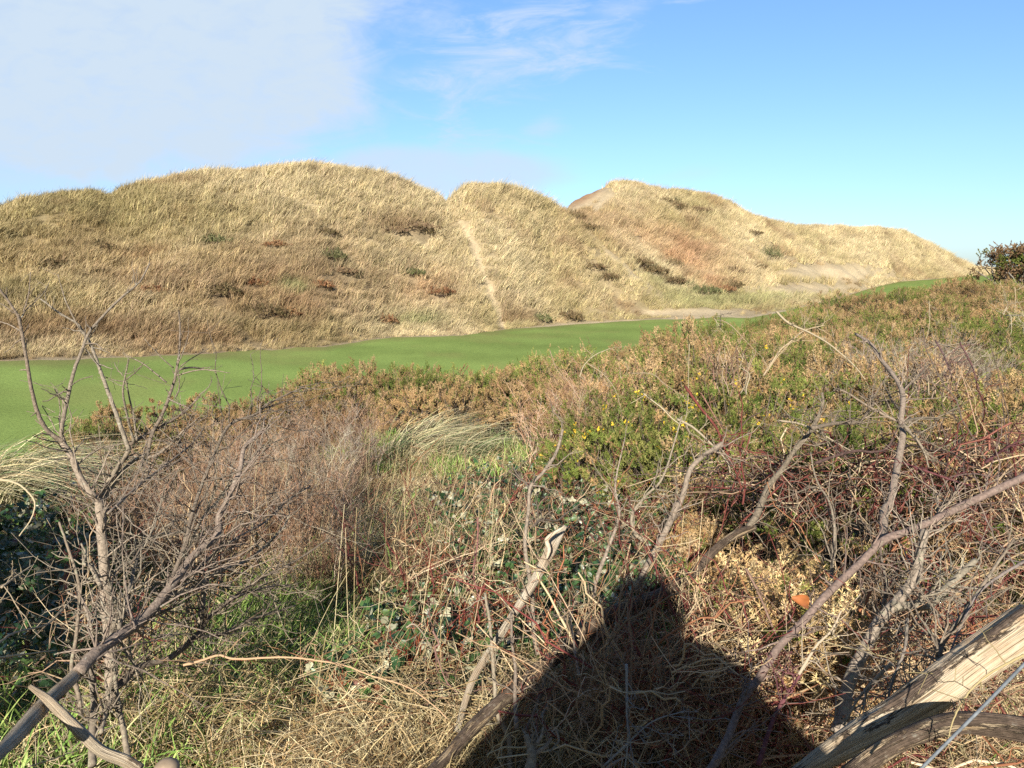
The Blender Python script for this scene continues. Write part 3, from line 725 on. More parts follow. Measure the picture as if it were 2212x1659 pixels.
def gorse_tree():
    d = 44.; p = P(np.array(2185.), np.array(588.), np.array(d))
    p[2] = ground(p[0], p[1])[0]
    o = empty('gorse_tree', p, 'dark brown leggy gorse tree against the sky at the far right', 'tree')
    top = float(P(np.array(2185.), np.array(536.), np.array(d))[2] - p[2]); b0 = top * .42
    g, st = Geo(), Geo()
    n = 110
    cc = np.stack([RG.normal(size=n) * .9 + .5, RG.normal(size=n) * .8, b0 + (top - b0) * RG.random(n) ** .7], -1)
    cc[:, 2] -= np.abs(cc[:, 0]) ** 2 * .12
    sh = 12; p0 = np.repeat(cc, sh, 0) + RG.normal(size=(n * sh, 3)) * .13
    ax = rdir(n * sh, .8)
    spiny_shoots(g, p0, ax, .3 * np.ones(n * sh), 44, .075, .035, np.repeat(np.where(RG.random((n, 1)) < .85, pick([(.28, .18, .09), (.21, .13, .065)], n), pick(GREEN, n) * .7), sh, 0))
    g.build('crown', M_gorse_own, o)
    m = 26
    a = np.stack([RG.normal(size=m) * .8, RG.normal(size=m) * .5, np.full(m, -.1)], -1)
    e = cc[RG.choice(n, m)]; t = np.linspace(0, 1, 6)[None, :, None]
    q = a[:, None] * (1 - t) + e[:, None] * t + RG.normal(size=(m, 6, 3)) * .06
    tubes(st, q, .05 * (1 - .6 * np.linspace(0, 1, 6)[None]) * np.ones((m, 1)), pick([(.20, .165, .13), (.26, .22, .18)], m), 5)
    st.build('trunk', M_stem, o)
gorse_tree()

# low shrubs and dead patches on the dunes ------------------------------
def dune_shrub_shape(kind, w, h):
    g = Geo(); n = int(60 * max(w, 1) ** 1.3)
    cols = {'d': [(.15, .115, .055), (.20, .145, .07), (.26, .18, .095)], 'b': [(.28, .19, .105), (.22, .15, .09), (.36, .26, .15)],
            'r': [(.30, .155, .075), (.25, .12, .06), (.34, .22, .11)], 'g': [(.17, .17, .07), (.22, .215, .10), (.13, .14, .06)]}[kind]
    a = RG.random(n) * 6.283; r = np.sqrt(RG.random(n)) * w * .5
    hh = h * (1 - (r / (w * .5)) ** 2 * .7) * (.55 + .55 * RG.random(n))
    p0 = np.stack([np.cos(a) * r * (1 + .4 * RG.random(n)), np.sin(a) * r * .8, hh * .35], -1)
    spiny_shoots(g, p0, unit(rdir(n, 1.2)), hh * .6, 30, .12, .035, pick(cols, n, .2))
    m = 26
    b = np.stack([RG.normal(size=m) * w * .22, RG.normal(size=m) * w * .2, np.full(m, -.15)], -1)
    q = bend(b, unit(rdir(m, 1.5)), h * (.6 + .5 * RG.random(m)), .05 * np.ones(m), 4)
    st = Geo(); tubes(st, q, .018 * (1 - .7 * np.linspace(0, 1, 4)[None]) * np.ones((m, 1)), pick([(.14, .10, .07)], m), 3)
    return g, st
for (x, y, w, h, k, lab), p in zip(SH, sp):
    g, st = dune_shrub_shape(k, w * 1.4, h * 1.05)
    o = empty('dune_shrub', p, lab, 'shrub', 'shrubs scattered over the dunes')
    g.build('foliage', M_gorse_own, o); st.build('stem', M_stem, o)['kind'] = 'stuff'

# marram tufts in the scrub -------------------------------------------------
def marram_tuft(x, y, n, L, lean, label, d=None, green=.25):
    p = hit([x], [y], 0)[0]
    cols = [(.66, .57, .35), (.56, .46, .26), (.22, .28, .13), (.44, .40, .21)]
    g = tuft(n, L, .009, .30, .42, lean, cols, K=8, base=.16, wts=[.4, .3, green, .15])
    o = g.build('marram_tuft', M_marram); o.location = p
    return tag(o, label, 'grass tuft', 'marram tufts in the scrub')
marram_tuft(895, 985, 750, 1.05, (.75, -.1, -.12), 'arching pale marram tuft in front of the gorse, the tallest in the scrub')
marram_tuft(985, 990, 420, .8, (.5, -.2, -.1), 'lower green based marram tuft just right of the tallest one', green=.9)
marram_tuft(1130, 950, 480, .95, (.55, -.1, -.1), 'straw marram tuft left of the dead red twigs', green=.4)
marram_tuft(1200, 985, 330, .7, (.5, -.1, -.1), 'small marram tuft below the dead red twigs', green=.6)
marram_tuft(-20, 1075, 750, 1.3, (.85, -.1, -.25), 'sunlit pale marram tuft at the left border above the dark brambles')
marram_tuft(75, 1085, 560, 1.1, (.6, -.25, -.3), 'drooping straw marram tuft behind the bare tree trunk')
marram_tuft(180, 1030, 260, .7, (.4, -.1, 0), 'short green marram tuft right behind the bare tree trunk', green=1.2)

# grass cover in the foreground ---------------------------------------------
GG = [(.23, .35, .07), (.33, .42, .11), (.15, .26, .05), (.56, .49, .25)]
DG = [(.55, .43, .22), (.42, .29, .13), (.62, .52, .30), (.27, .17, .08)]
grass_protos = [tuft(56, .36, .0095, .8, .55, (.10, -.12, 0), GG, K=6, base=.09, wts=[.35, .3, .2, .15 + .3 * (k == 2)]).build('grass_source_%d' % k, M_grass, link=False) for k in range(3)]
dry_protos = [tuft(55, .46, .0042, 1.0, .6, (.12, -.10, 0), DG, K=6, base=.10).build('dry_source_%d' % k, M_grass, link=False) for k in range(3)]
def cover(name, protos, ell, n, smin, smax, tint, label, cat):
    x, y = poly_area_pts(ell, n); p = hit(x, y, .12)
    ok = np.hypot(p[:, 0], p[:, 1]) < 13
    p = p[ok]; N = len(p); s = RG.uniform(smin, smax, N)
    t = np.asarray(tint) * (.7 + .6 * fbm(p[:, 0] / .35, p[:, 1] / .35, 3))[:, None] * np.ones((N, 3))
    scatter(name, protos, p, np.stack([RG.normal(size=N) * .2, RG.normal(size=N) * .2, RG.normal(size=N) * 1.3], -1), np.stack([s] * 3, -1), RG.integers(0, len(protos), N), t, label, cat)
cover('green_grass', grass_protos, [(620, 1300, 260, 200, 3.4), (560, 1400, 180, 110, 1.8), (480, 1480, 220, 120, 1.4), (1130, 1200, 130, 40, .5), (1120, 1340, 100, 70, .25), (980, 960, 260, 50, .8), (1200, 900, 120, 40, .3), (150, 1250, 220, 150, .8),
    (150, 1560, 260, 160, .9), (1700, 1500, 500, 200, .2), (850, 1150, 260, 90, .8), (0, 980, 120, 40, .3), (450, 900, 400, 30, .2)], 3000, .6, 1.15, (1, 1, 1),
    'lush green grass between the dead twigs and brambles', 'grass')
cover('dry_grass', dry_protos, [(600, 1160, 340, 130, 2.2), (880, 1120, 260, 120, 1.0), (820, 1180, 150, 100, 1.6), (700, 1570, 400, 110, 1.5), (1000, 1600, 200, 90, .9), (1400, 1570, 300, 120, .22), (900, 1400, 300, 140, .5), (1000, 950, 300, 60, .7),
    (2000, 1250, 300, 260, .4), (1950, 1560, 380, 120, .45), (1250, 1050, 260, 130, .12), (500, 960, 380, 100, 1.0), (200, 1500, 260, 180, .5), (1650, 1050, 300, 120, .2)], 3000, .6, 1.2, (1, 1, 1),
    'matted straw and brown dead grass through the scrub', 'dead grass')

def straws():
    """tall single dead grass stalks"""
    g = Geo(); n = 150
    x, y = poly_area_pts([(640, 1180, 260, 130, 2), (900, 1230, 250, 150, 2), (1020, 1250, 120, 150, 1.2), (700, 1560, 350, 100, 1.2), (1350, 1560, 260, 100, .8), (1900, 1300, 350, 300, .8)], n)
    p = hit(x, y, 0); d0 = rdir(n); d0[:, 2] = 3.2; d0[:, 0] += .75 * RG.random(n); d0 = unit(d0)
    q = bend(p, d0, .45 + .5 * RG.random(n), .10 * RG.random(n), 6, np.array([.12, 0, 0]) * RG.random((n, 1)))
    tubes(g, q, .0021 * (1 - .5 * np.linspace(0, 1, 6)[None]) * np.ones((n, 1)), pick([(.55, .45, .26), (.48, .37, .19), (.40, .28, .14)], n), 3, cap=False)
    tag(g.build('straw_stalks', M_twig), 'thin upright straw stalks sticking out of the grass', 'straw', kind='stuff')
    g = Geo(); n = 1500
    x, y = poly_area_pts([(700, 1590, 420, 80, 2), (1100, 1580, 300, 100, 1.5), (1450, 1560, 260, 110, .5), (2000, 1500, 320, 200, .7), (800, 1350, 350, 170, .5), (650, 1200, 300, 120, .5)], n)
    p = hit(x, y, .05); p[:, 2] += .04 + .22 * RG.random(n)
    d0 = rdir(n); d0[:, 2] *= .35; d0 = unit(d0)
    q = bend(p, d0, .15 + .4 * RG.random(n), .25 * RG.random(n), 6)
    tubes(g, q, .0017 * (1 - .5 * np.linspace(0, 1, 6)[None]) * (.7 + .7 * RG.random((n, 1))), pick([(.52, .42, .24), (.42, .31, .15), (.30, .20, .10), (.26, .11, .06)], n, w=[4, 3, 2, .8]), 3, cap=False)
    tag(g.build('fallen_straw', M_twig), 'criss-crossed fallen straw lying over the undergrowth', 'straw', kind='stuff')
straws()

# bare twiggy thickets ------------------------------------------------------
def twig_bush(g, n=46, h=1.05, r=.0042, cols=None, spread=.55, side=9):
    p0 = RG.normal(size=(n, 3)) * .16; p0[:, 2] = -.05
    d0 = rdir(n) * spread; d0[:, 2] = np.abs(d0[:, 2]) + 1.0; d0 = unit(d0)
    q = bend(p0, d0, h * (.6 + .5 * RG.random(n)), -.05 * np.ones(n), 7) + RG.normal(size=(n, 7, 3)) * .014
    c = pick(cols, n)
    tubes(g, q, r * (1 - .75 * np.linspace(0, 1, 7)[None]) * np.ones((n, 1)), c, 3, cap=False)
    for lev, (m, L, rr) in enumerate(((side, .34, .0032), (5, .13, .0019))):
        k = RG.integers(2, q.shape[1], (len(q), m)); b = np.take_along_axis(q, k[..., None].repeat(3, 2), 1)
        tdir = unit(np.take_along_axis(np.gradient(q, axis=1), k[..., None].repeat(3, 2), 1))
        dd = unit(tdir * .9 + unit(RG.normal(size=b.shape)) * .8 + np.array([0, 0, .15]))
        b, dd = b.reshape(-1, 3), dd.reshape(-1, 3)
        cc = np.repeat(c, m, 0) * (.85 + .3 * RG.random((len(b), 1)))
        q2 = bend(b, dd, L * (.4 + .8 * RG.random(len(b))), 0 * np.ones(len(b)), 5) + RG.normal(size=(len(b), 5, 3)) * .006
        tubes(g, q2, rr * (1 - .6 * np.linspace(0, 1, 5)[None]) * np.ones((len(b), 1)), cc, 3, cap=False)
        q, c = q2, cc
REDT = [(.44, .26, .15), (.53, .36, .23), (.32, .18, .11), (.62, .50, .36)]
GREYT = [(.42, .34, .26), (.32, .24, .17), (.50, .42, .31), (.24, .16, .11)]
thick_protos = []
for k in range(3):
    g = Geo(); twig_bush(g, 24, 1.0, .0060, REDT if k < 2 else GREYT, side=7); thick_protos.append(g.build('thicket_source_%d' % k, M_twig_i, link=False))
def thickets():
    x, y = poly_area_pts([(550, 1000, 210, 100, 2.4), (700, 940, 110, 80, 1.2), (430, 950, 120, 60, .7), (620, 895, 140, 25, .5), (370, 1060, 110, 80, .5)], 36)
    p = hit(x, y, .62); N = len(p); d = np.hypot(p[:, 0], p[:, 1])
    s = .42 + .46 * RG.random(N)
    x2, y2 = poly_area_pts([(2010, 860, 190, 30, 1), (1255, 940, 70, 30, .5)], 20)
    p2 = hit(x2, y2, .4); s2 = .8 + .4 * RG.random(len(p2))
    p = np.concatenate([p, p2]); s = np.concatenate([s, s2]); idx = np.concatenate([RG.choice(3, N, p=[.42, .42, .16]), np.where(x2 > 1500, 2, 0)])
    N = len(p)
    scatter('bare_thicket', thick_protos, p, np.stack([RG.normal(size=N) * .15, RG.normal(size=N) * .15, RG.random(N) * 6.28], -1), np.stack([s] * 3, -1), idx,
            np.ones((N, 3)) * (.85 + .3 * RG.random((N, 1))), 'reddish brown leafless twig thicket right of the bare tree', 'twig thicket')
thickets()

# brambles ------------------------------------------------------------------
LEAF_T = np.array([(0, 0, 0), (.26, .30, .05), (.30, 0, -.02), (.26, -.30, .05), (.62, .33, .04), (.66, 0, -.05), (.62, -.33, .04), (1, 0, -.12)])
LEAF_F = [(0, 2, 1), (0, 3, 2), (4, 5, 7), (5, 6, 7)]
LEAF_Q = [(1, 2, 5, 4), (2, 3, 6, 5)]
def add_leaves(g, pos, dirv, nrm, L, col, wid=1.0):
    X = unit(dirv); Y = unit(np.cross(nrm, X)); Z = np.cross(X, Y)
    T = LEAF_T * np.array([1, wid, 1])
    V = pos[:, None] + np.asarray(L).reshape(-1, 1, 1) * (T[None, :, :1] * X[:, None] + T[None, :, 1:2] * Y[:, None] + T[None, :, 2:] * Z[:, None])
    N = len(pos); c = np.repeat(np.asarray(col)[:, None], 8, 1)
    base = (np.arange(N) * 8)[:, None, None]
    n0 = g.n
    g.add(V, (base + np.array(LEAF_F)).reshape(-1, 3), c.reshape(-1, 3))
    g.f.append(((base + np.array(LEAF_Q)).reshape(-1, 4)) + n0); g.m.append(np.zeros(N * 2, int))

BRC = [(.045, .095, .028), (.065, .125, .036), (.032, .072, .028), (.10, .16, .045), (.20, .075, .04)]
def bramble(x, y, rx, ry, h, leaves, canes, label, red=.3, size=.044):
    """bramble mound covering the ground seen round (x, y)"""
    n = canes
    px, py = poly_area_pts([(x, y, rx, ry, 1)], n); p = hit(px, py, h * .5)
    c0 = hit([x], [y], h * .4)[0]
    o = empty('bramble_bush', c0, label, 'bramble', 'bramble patches')
    gc, gl = Geo(), Geo()
    p = p - c0
    a = RG.random(n) * 6.283
    d0 = np.stack([np.cos(a) * .75, np.sin(a) * .75, .55 + .9 * RG.random(n)], -1); d0 = unit(d0)
    L = h * (1.3 + 1.2 * RG.random(n))
    q = bend(p - d0 * .05, d0, L, .35 + .4 * RG.random(n), 10) + RG.normal(size=(n, 10, 3)) * .008
    cc = pick([(.17, .035, .035), (.24, .07, .05), (.20, .15, .08), (.11, .045, .05)], n, w=[red, red, max(.1, 1 - red), .3])
    tubes(gc, q, .0033 * (1 - .6 * np.linspace(0, 1, 10)[None]) * (.7 + .6 * RG.random((n, 1))), cc, 4, cap=False)
    leaves = int(leaves * 2.2); k = RG.integers(1, 10, leaves); j = RG.integers(0, n, leaves)
    b = q[j, k] + RG.normal(size=(leaves, 3)) * .035
    top = np.arange(leaves) < leaves * .72                          # most leaves spread over the top of the mound
    lx, ly = poly_area_pts([(x, y, rx * 1.05, ry * 1.05, 1)], leaves); lp = hit(lx, ly, h * .8) - c0; lp[:, 2] += h * (.45 + .45 * RG.random(leaves))
    b[top] = lp[top]
    ld = unit(rdir(leaves) + np.array([0, 0, -.1])); nr = unit(rdir(leaves, .75) + np.array([-.1, -.45, .1]))
    flip = RG.random(leaves) < .13; nr[flip] = -nr[flip]
    Ls = size * (.55 + .65 * RG.random(leaves)); col = pick(BRC, leaves, .25, [3, 3, 3, 1.6, .5])
    add_leaves(gl, b, ld, nr, Ls, col, .95)
    for sgn in (-1, 1):                                            # the two side leaflets
        s_ = unit(np.cross(nr, ld)) * sgn
        add_leaves(gl, b + ld * .004, unit(ld * .35 + s_), nr + RG.normal(size=nr.shape) * .12, Ls * .82, col * (.9 + .2 * RG.random((leaves, 1))), .95)
    st0 = np.where(top[:, None], b - ld * .09 - np.array([0, 0, .05]), q[j, k])
    tubes(gl, np.stack([st0, (st0 + b) / 2 + RG.normal(size=b.shape) * .004, b], 1), .001, pick([(.16, .10, .04)], leaves), 3, cap=False)
    gc.build('canes', M_cane, o); gl.build('leaves', M_leaf, o)['kind'] = 'stuff'
    return o
bramble(1120, 1075, 190, 85, .42, 330, 60, 'dark green bramble mound with pale leaf undersides behind the split pale stick')
bramble(1380, 1120, 130, 120, .45, 300, 60, 'bramble patch under the leaning bare branches right of the split pale stick', .5)
bramble(960, 1330, 170, 70, .30, 210, 50, 'glossy bramble left of the split pale stick with curled pale leaves', .8)
bramble(1250, 1300, 120, 70, .30, 160, 40, 'bramble leaves right behind the split pale stick above the dark shadow', .6)
bramble(840, 1440, 180, 80, .24, 150, 60, 'low red caned bramble in the straw left of the split pale stick', 1.0, .05)
bramble(80, 1160, 130, 90, .50, 360, 55, 'shaded dark bramble bank under the left marram tufts')
bramble(60, 1330, 140, 90, .36, 240, 40, 'shaded bramble at the left border beside the bare tree trunk')
bramble(1650, 1010, 160, 80, .5, 200, 70, 'sparse red caned bramble below the yellow flowering gorse', 1.0)
bramble(2000, 1110, 230, 90, .5, 130, 90, 'nearly leafless tangle of red bramble canes right of the bare sapling', 1.2, .045)
bramble(1860, 1030, 110, 60, .5, 120, 40, 'bramble leaves tucked beneath the gorse at the bare sapling', .8)

# red spurry stems
def red_stems(x, y, rx, ry, n, h, label):
    px, py = poly_area_pts([(x, y, rx, ry, 1)], n); p = hit(px, py, 0); c0 = p.mean(0); p = p - c0
    o = empty('red_stem_plant', c0, label, 'plant', 'red stemmed plants')
    g = Geo(); d0 = unit(rdir(n) * .35 + np.array([0, 0, 1]))
    q = bend(p, d0, h * (.6 + .6 * RG.random(n)), .05 * np.ones(n), 8) + RG.normal(size=(n, 8, 3)) * .006
    c = pick([(.33, .065, .03), (.26, .05, .03), (.38, .12, .05)], n)
    tubes(g, q, .0028 * (1 - .6 * np.linspace(0, 1, 8)[None]) * np.ones((n, 1)), c, 4, cap=False)
    g.build('stems', M_cane, o)
    g = Geo()
    m = 18; k = RG.integers(1, 8, (n, m)); b = np.take_along_axis(q, k[..., None].repeat(3, 2), 1).reshape(-1, 3)
    q2 = bend(b, rdir(len(b), .4), .02 + .06 * RG.random(len(b)), 0 * np.ones(len(b)), 4)
    tubes(g, q2, .0013, np.repeat(c, m, 0), 3, cap=False)
    g.build('spurs', M_cane, o)['kind'] = 'stuff'
bramble(1090, 1200, 150, 60, .32, 150, 50, 'loose bramble trail between the straw and the foot of the leaning grey branch', .9, .042)
bramble(1330, 1230, 110, 60, .36, 150, 50, 'bramble leaves crowding the fallen tree just left of the dead gorse', .7, .044)
red_stems(1080, 1420, 90, 60, 22, .34, 'red stems right beside the lower half of the split pale stick')
red_stems(950, 1290, 60, 40, 14, .34, 'rust red stems standing in the grass above the left bramble')
red_stems(930, 1490, 110, 60, 26, .30, 'cluster of red stems left of the foot of the split pale stick')
red_stems(720, 1560, 80, 40, 10, .26, 'few red stems in the straw at the bottom left of the centre')
red_stems(1430, 1190, 70, 50, 16, .36, 'red stems under the leaning branches right of the split pale stick')
red_stems(1700, 1130, 140, 50, 24, .45, 'reddish stems in the bramble tangle left of the bare sapling')

# dead gorse, close by --------------------------------------------------------
def dead_gorse(x, y, rx, ry, n, label, green=.06, h=.42, sl=.021):
    n = int(n * .75)
    px, py = poly_area_pts([(x, y, rx, ry, 1)], n); p = hit(px, py, h * .6); c0 = hit([x], [y], h * .6)[0]
    p = P(px, py, np.full(n, np.hypot(c0[0], c0[1]) - .05) + RG.normal(size=n) * .09); p = p - c0
    o = empty('dead_gorse', c0, label, 'dead gorse', 'dead gorse clumps')
    g, st = Geo(), Geo()
    ax = unit(rdir(n, .9) * .8 + np.array([.05, -.25, .45])); L = .15 + .13 * RG.random(n); ms = 16      # plumes set with short spiny side shoots
    col = pick([(.61, .42, .20), (.70, .52, .27), (.50, .31, .13)], n, .15)
    gr = RG.random(n) < green; col[gr] = pick(GREEN, gr.sum())
    b = (p[:, None] + ax[:, None] * L[:, None, None] * RG.random((n, ms, 1))).reshape(-1, 3); cs = np.repeat(col, ms, 0) * (.85 + .3 * RG.random((n * ms, 1)))
    sa = unit(np.repeat(ax, ms, 0) * .8 + rdir(n * ms) * .9)
    spiny_shoots(g, b, sa, .03 + .03 * RG.random(n * ms), 15, sl, .0046, cs)
    spiny_shoots(g, p, ax, L, 30, sl, .0038, col)
    m = n // 3; k = RG.choice(n, m)
    a = p[k] * .5; a[:, 2] = -.05
    t = np.linspace(0, 1, 5)[None, :, None]; q = a[:, None] * (1 - t) + p[k][:, None] * t + RG.normal(size=(m, 5, 3)) * .012
    tubes(st, q, .0035 * (1 - .5 * np.linspace(0, 1, 5)[None]) * np.ones((m, 1)), pick([(.22, .16, .11), (.3, .22, .15)], m), 4)
    g.build('spines', M_deadgorse, o)['kind'] = 'stuff'; st.build('stem', M_stem, o)['kind'] = 'stuff'
dead_gorse(1490, 1120, 60, 50, 110, 'upright straw coloured dead gorse between leaning branches above the fallen trunk')
dead_gorse(1490, 1220, 90, 60, 130, 'spiny dead gorse draped over the upper end of the fallen trunk')
dead_gorse(1740, 1180, 90, 80, 190, 'tan dead gorse mass left of the long bare branch')
dead_gorse(1650, 1330, 140, 60, 230, 'widest dead gorse clump holding an orange leaf')
dead_gorse(1720, 1450, 110, 90, 200, 'dead gorse under the long bare branch at the edge of the shadow')
dead_gorse(1610, 1400, 100, 50, 110, 'shaded dead gorse above the photographer shadow', .3)
dead_gorse(2080, 960, 80, 70, 170, 'tan dead gorse at the right edge beyond the red canes', .2, .4, .026)
dead_gorse(1790, 1070, 70, 40, 70, 'small dead gorse sprays in the tangle left of the sapling', .3)

# tangle of dead twigs on the right --------------------------------------------
def tangle():
    g = Geo(); n = 3900
    x, y = poly_area_pts([(980, 1240, 260, 130, 1.1), (1420, 1520, 260, 120, 1.4), (2020, 1060, 220, 110, 2.2), (1750, 1040, 200, 80, 1.0), (1900, 1150, 420, 200, 3), (2050, 1350, 240, 200, 2.6), (1950, 1560, 300, 110, 1.2), (1500, 1020, 200, 60, 1.0), (1350, 1150, 170, 120, 1.0), (1450, 1590, 240, 80, 1.2), (2100, 880, 160, 80, .9), (250, 1350, 220, 200, .7)], n)
    p = hit(x, y, .2); p[:, 2] += .45 * RG.random(n) ** 1.4
    d0 = rdir(n); d0[:, 2] = np.abs(d0[:, 2]) * .9 + .25; d0[:, 0] += .25; d0 = unit(d0)
    L = .2 + .55 * RG.random(n) ** 1.5
    q = bend(p, d0, L, .35 * RG.random(n), 8) + RG.normal(size=(n, 8, 3)) * .010
    c = pick([(.54, .40, .23), (.42, .29, .17), (.24, .165, .105), (.19, .055, .045), (.64, .51, .31), (.34, .15, .075)], n, .2, [1.5, 2.6, 3, 2.0, .6, 1.6])
    tubes(g, q, .0030 * (1 - .55 * np.linspace(0, 1, 8)[None]) * (.5 + 1.6 * RG.random((n, 1)) ** 3), c, 4, cap=False)
    # canes arching up in front of the right hand gorse
    n3 = 800; x3, y3 = poly_area_pts([(2060, 1020, 190, 100, 2), (1800, 1030, 160, 70, 1.2), (1600, 1020, 120, 60, .8), (2080, 1160, 160, 80, 1)], n3)
    p3 = P(x3, y3, 3.7 + 1.1 * RG.random(n3)); d3 = unit(rdir(n3) + np.array([.1, 0, .3]))
    q3 = bend(p3 - d3 * .15, d3, .25 + .5 * RG.random(n3), .4 * RG.random(n3), 8) + RG.normal(size=(n3, 8, 3)) * .012
    c3 = pick([(.54, .41, .25), (.36, .245, .15), (.15, .045, .036), (.26, .11, .075), (.13, .09, .07)], n3, .2, [1.4, 2, 2.2, 1.6, 3])
    tubes(g, q3, .0034 * (1 - .55 * np.linspace(0, 1, 8)[None]) * (.5 + 1.2 * RG.random((n3, 1)) ** 2), c3, 4, cap=False)
    m = 5; k = RG.integers(1, 8, (n, m)); b = np.take_along_axis(q, k[..., None].repeat(3, 2), 1).reshape(-1, 3)
    q2 = bend(b, rdir(len(b), .3), .03 + .13 * RG.random(len(b)), 0 * np.ones(len(b)), 5) + RG.normal(size=(len(b), 5, 3)) * .004
    tubes(g, q2, .0012, np.repeat(c, m, 0), 3, cap=False)
    tag(g.build('dead_twigs', M_twig), 'tangled dry twigs and canes filling the right of the scrub', 'dead twigs', kind='stuff')
tangle()

# traced branches, trunks and logs ------------------------------------------
z3 = lambda x, y: (x * .336, 604.8 + y * .336)
z4 = lambda x, y: (734.4 + x * .336, 691.2 + y * .336)
z5 = lambda x, y: (1468.8 + x * .336, 553 + y * .336)
z6 = lambda x, y: (x * .336, 1105.9 + y * .336)
z7 = lambda x, y: (734.4 + x * .336, 1105.9 + y * .336)
z8 = lambda x, y: (1468.8 + x * .336, 1105.9 + y * .336)
BARKC = [(.265, .21, .155), (.21, .165, .12), (.32, .26, .19)]

def centre_line(pts, d0, d1, per=6, wob=.0):
    a = np.array([f(*q) if f else q for f, q in pts], float)
    seg = np.concatenate([[0], np.cumsum(np.hypot(*np.diff(a, axis=0).T))]); seg /= seg[-1]
    q = P(a[:, 0], a[:, 1], d0 + (d1 - d0) * seg)
    c = catmull(q + RG.normal(size=q.shape) * wob * 1.5, per)
    return c + RG.normal(size=c.shape) * wob * .22

def spurs(g, line, rad, n, L, colr, lev=1, fwd=.6, dark=1.0):
    if n < 1: return
    k = RG.integers(1, len(line), n); b = line[k]; t = unit(np.gradient(line, axis=0))[k]
    dd = unit(t * fwd + unit(RG.normal(size=(n, 3))) * .85 + np.array([0, 0, .12]))
    ln = L * (.25 + .9 * RG.random(n) ** 1.5)
    q = bend(b, dd, ln, .03 * RG.normal(size=n), 6) + RG.normal(size=(n, 6, 3)) * (ln * .025)[:, None, None]
    r0 = np.minimum(rad[k] * .55, .0035)[:, None]
    tubes(g, q, np.maximum(r0 * (1 - .6 * np.linspace(0, 1, 6)[None]), .0008), colr * (.8 + .4 * RG.random((n, 1))), 4, cap=False)
    if lev:
        m = 4; kk = RG.integers(1, 6, (n, m)); b2 = np.take_along_axis(q, kk[..., None].repeat(3, 2), 1).reshape(-1, 3)
        dd2 = unit(np.repeat(dd, m, 0) * .5 + rdir(n * m) * .8)
        q2 = bend(b2, dd2, np.repeat(ln, m) * (.12 + .35 * RG.random(n * m)), 0 * np.ones(n * m), 4)
        tubes(g, q2, .0010, colr * (.8 + .4 * RG.random((n * m, 1))), 3, cap=False)

def limb(g, pts, w0, w1, d0, d1, sides=7, per=6, wob=.0015, col=None, sp=0, spL=.15, spg=None, lev=1):
    line = centre_line(pts, d0, d1, per, wob)
    ww = np.linspace(w0, w1, len(line)); dd = np.linalg.norm(line - np.array([0, 0, EYE]), axis=1)
    rad = ww * 1.025e-4 * dd
    c = np.array(col if col is not None else pick(BARKC, 1, .1)[0])
    tubes(g, line[None], (rad * (1 + .16 * (fbm(np.arange(len(rad)) * .45 + RG.random() * 99, rad * 0, 5) - .5)))[None], c, sides, jit=.05)
    if sp: spurs(spg or g, line, rad, sp, spL, c[None], lev)
    return line, rad

def tr(f, *pts): return [(f, p) for p in pts]

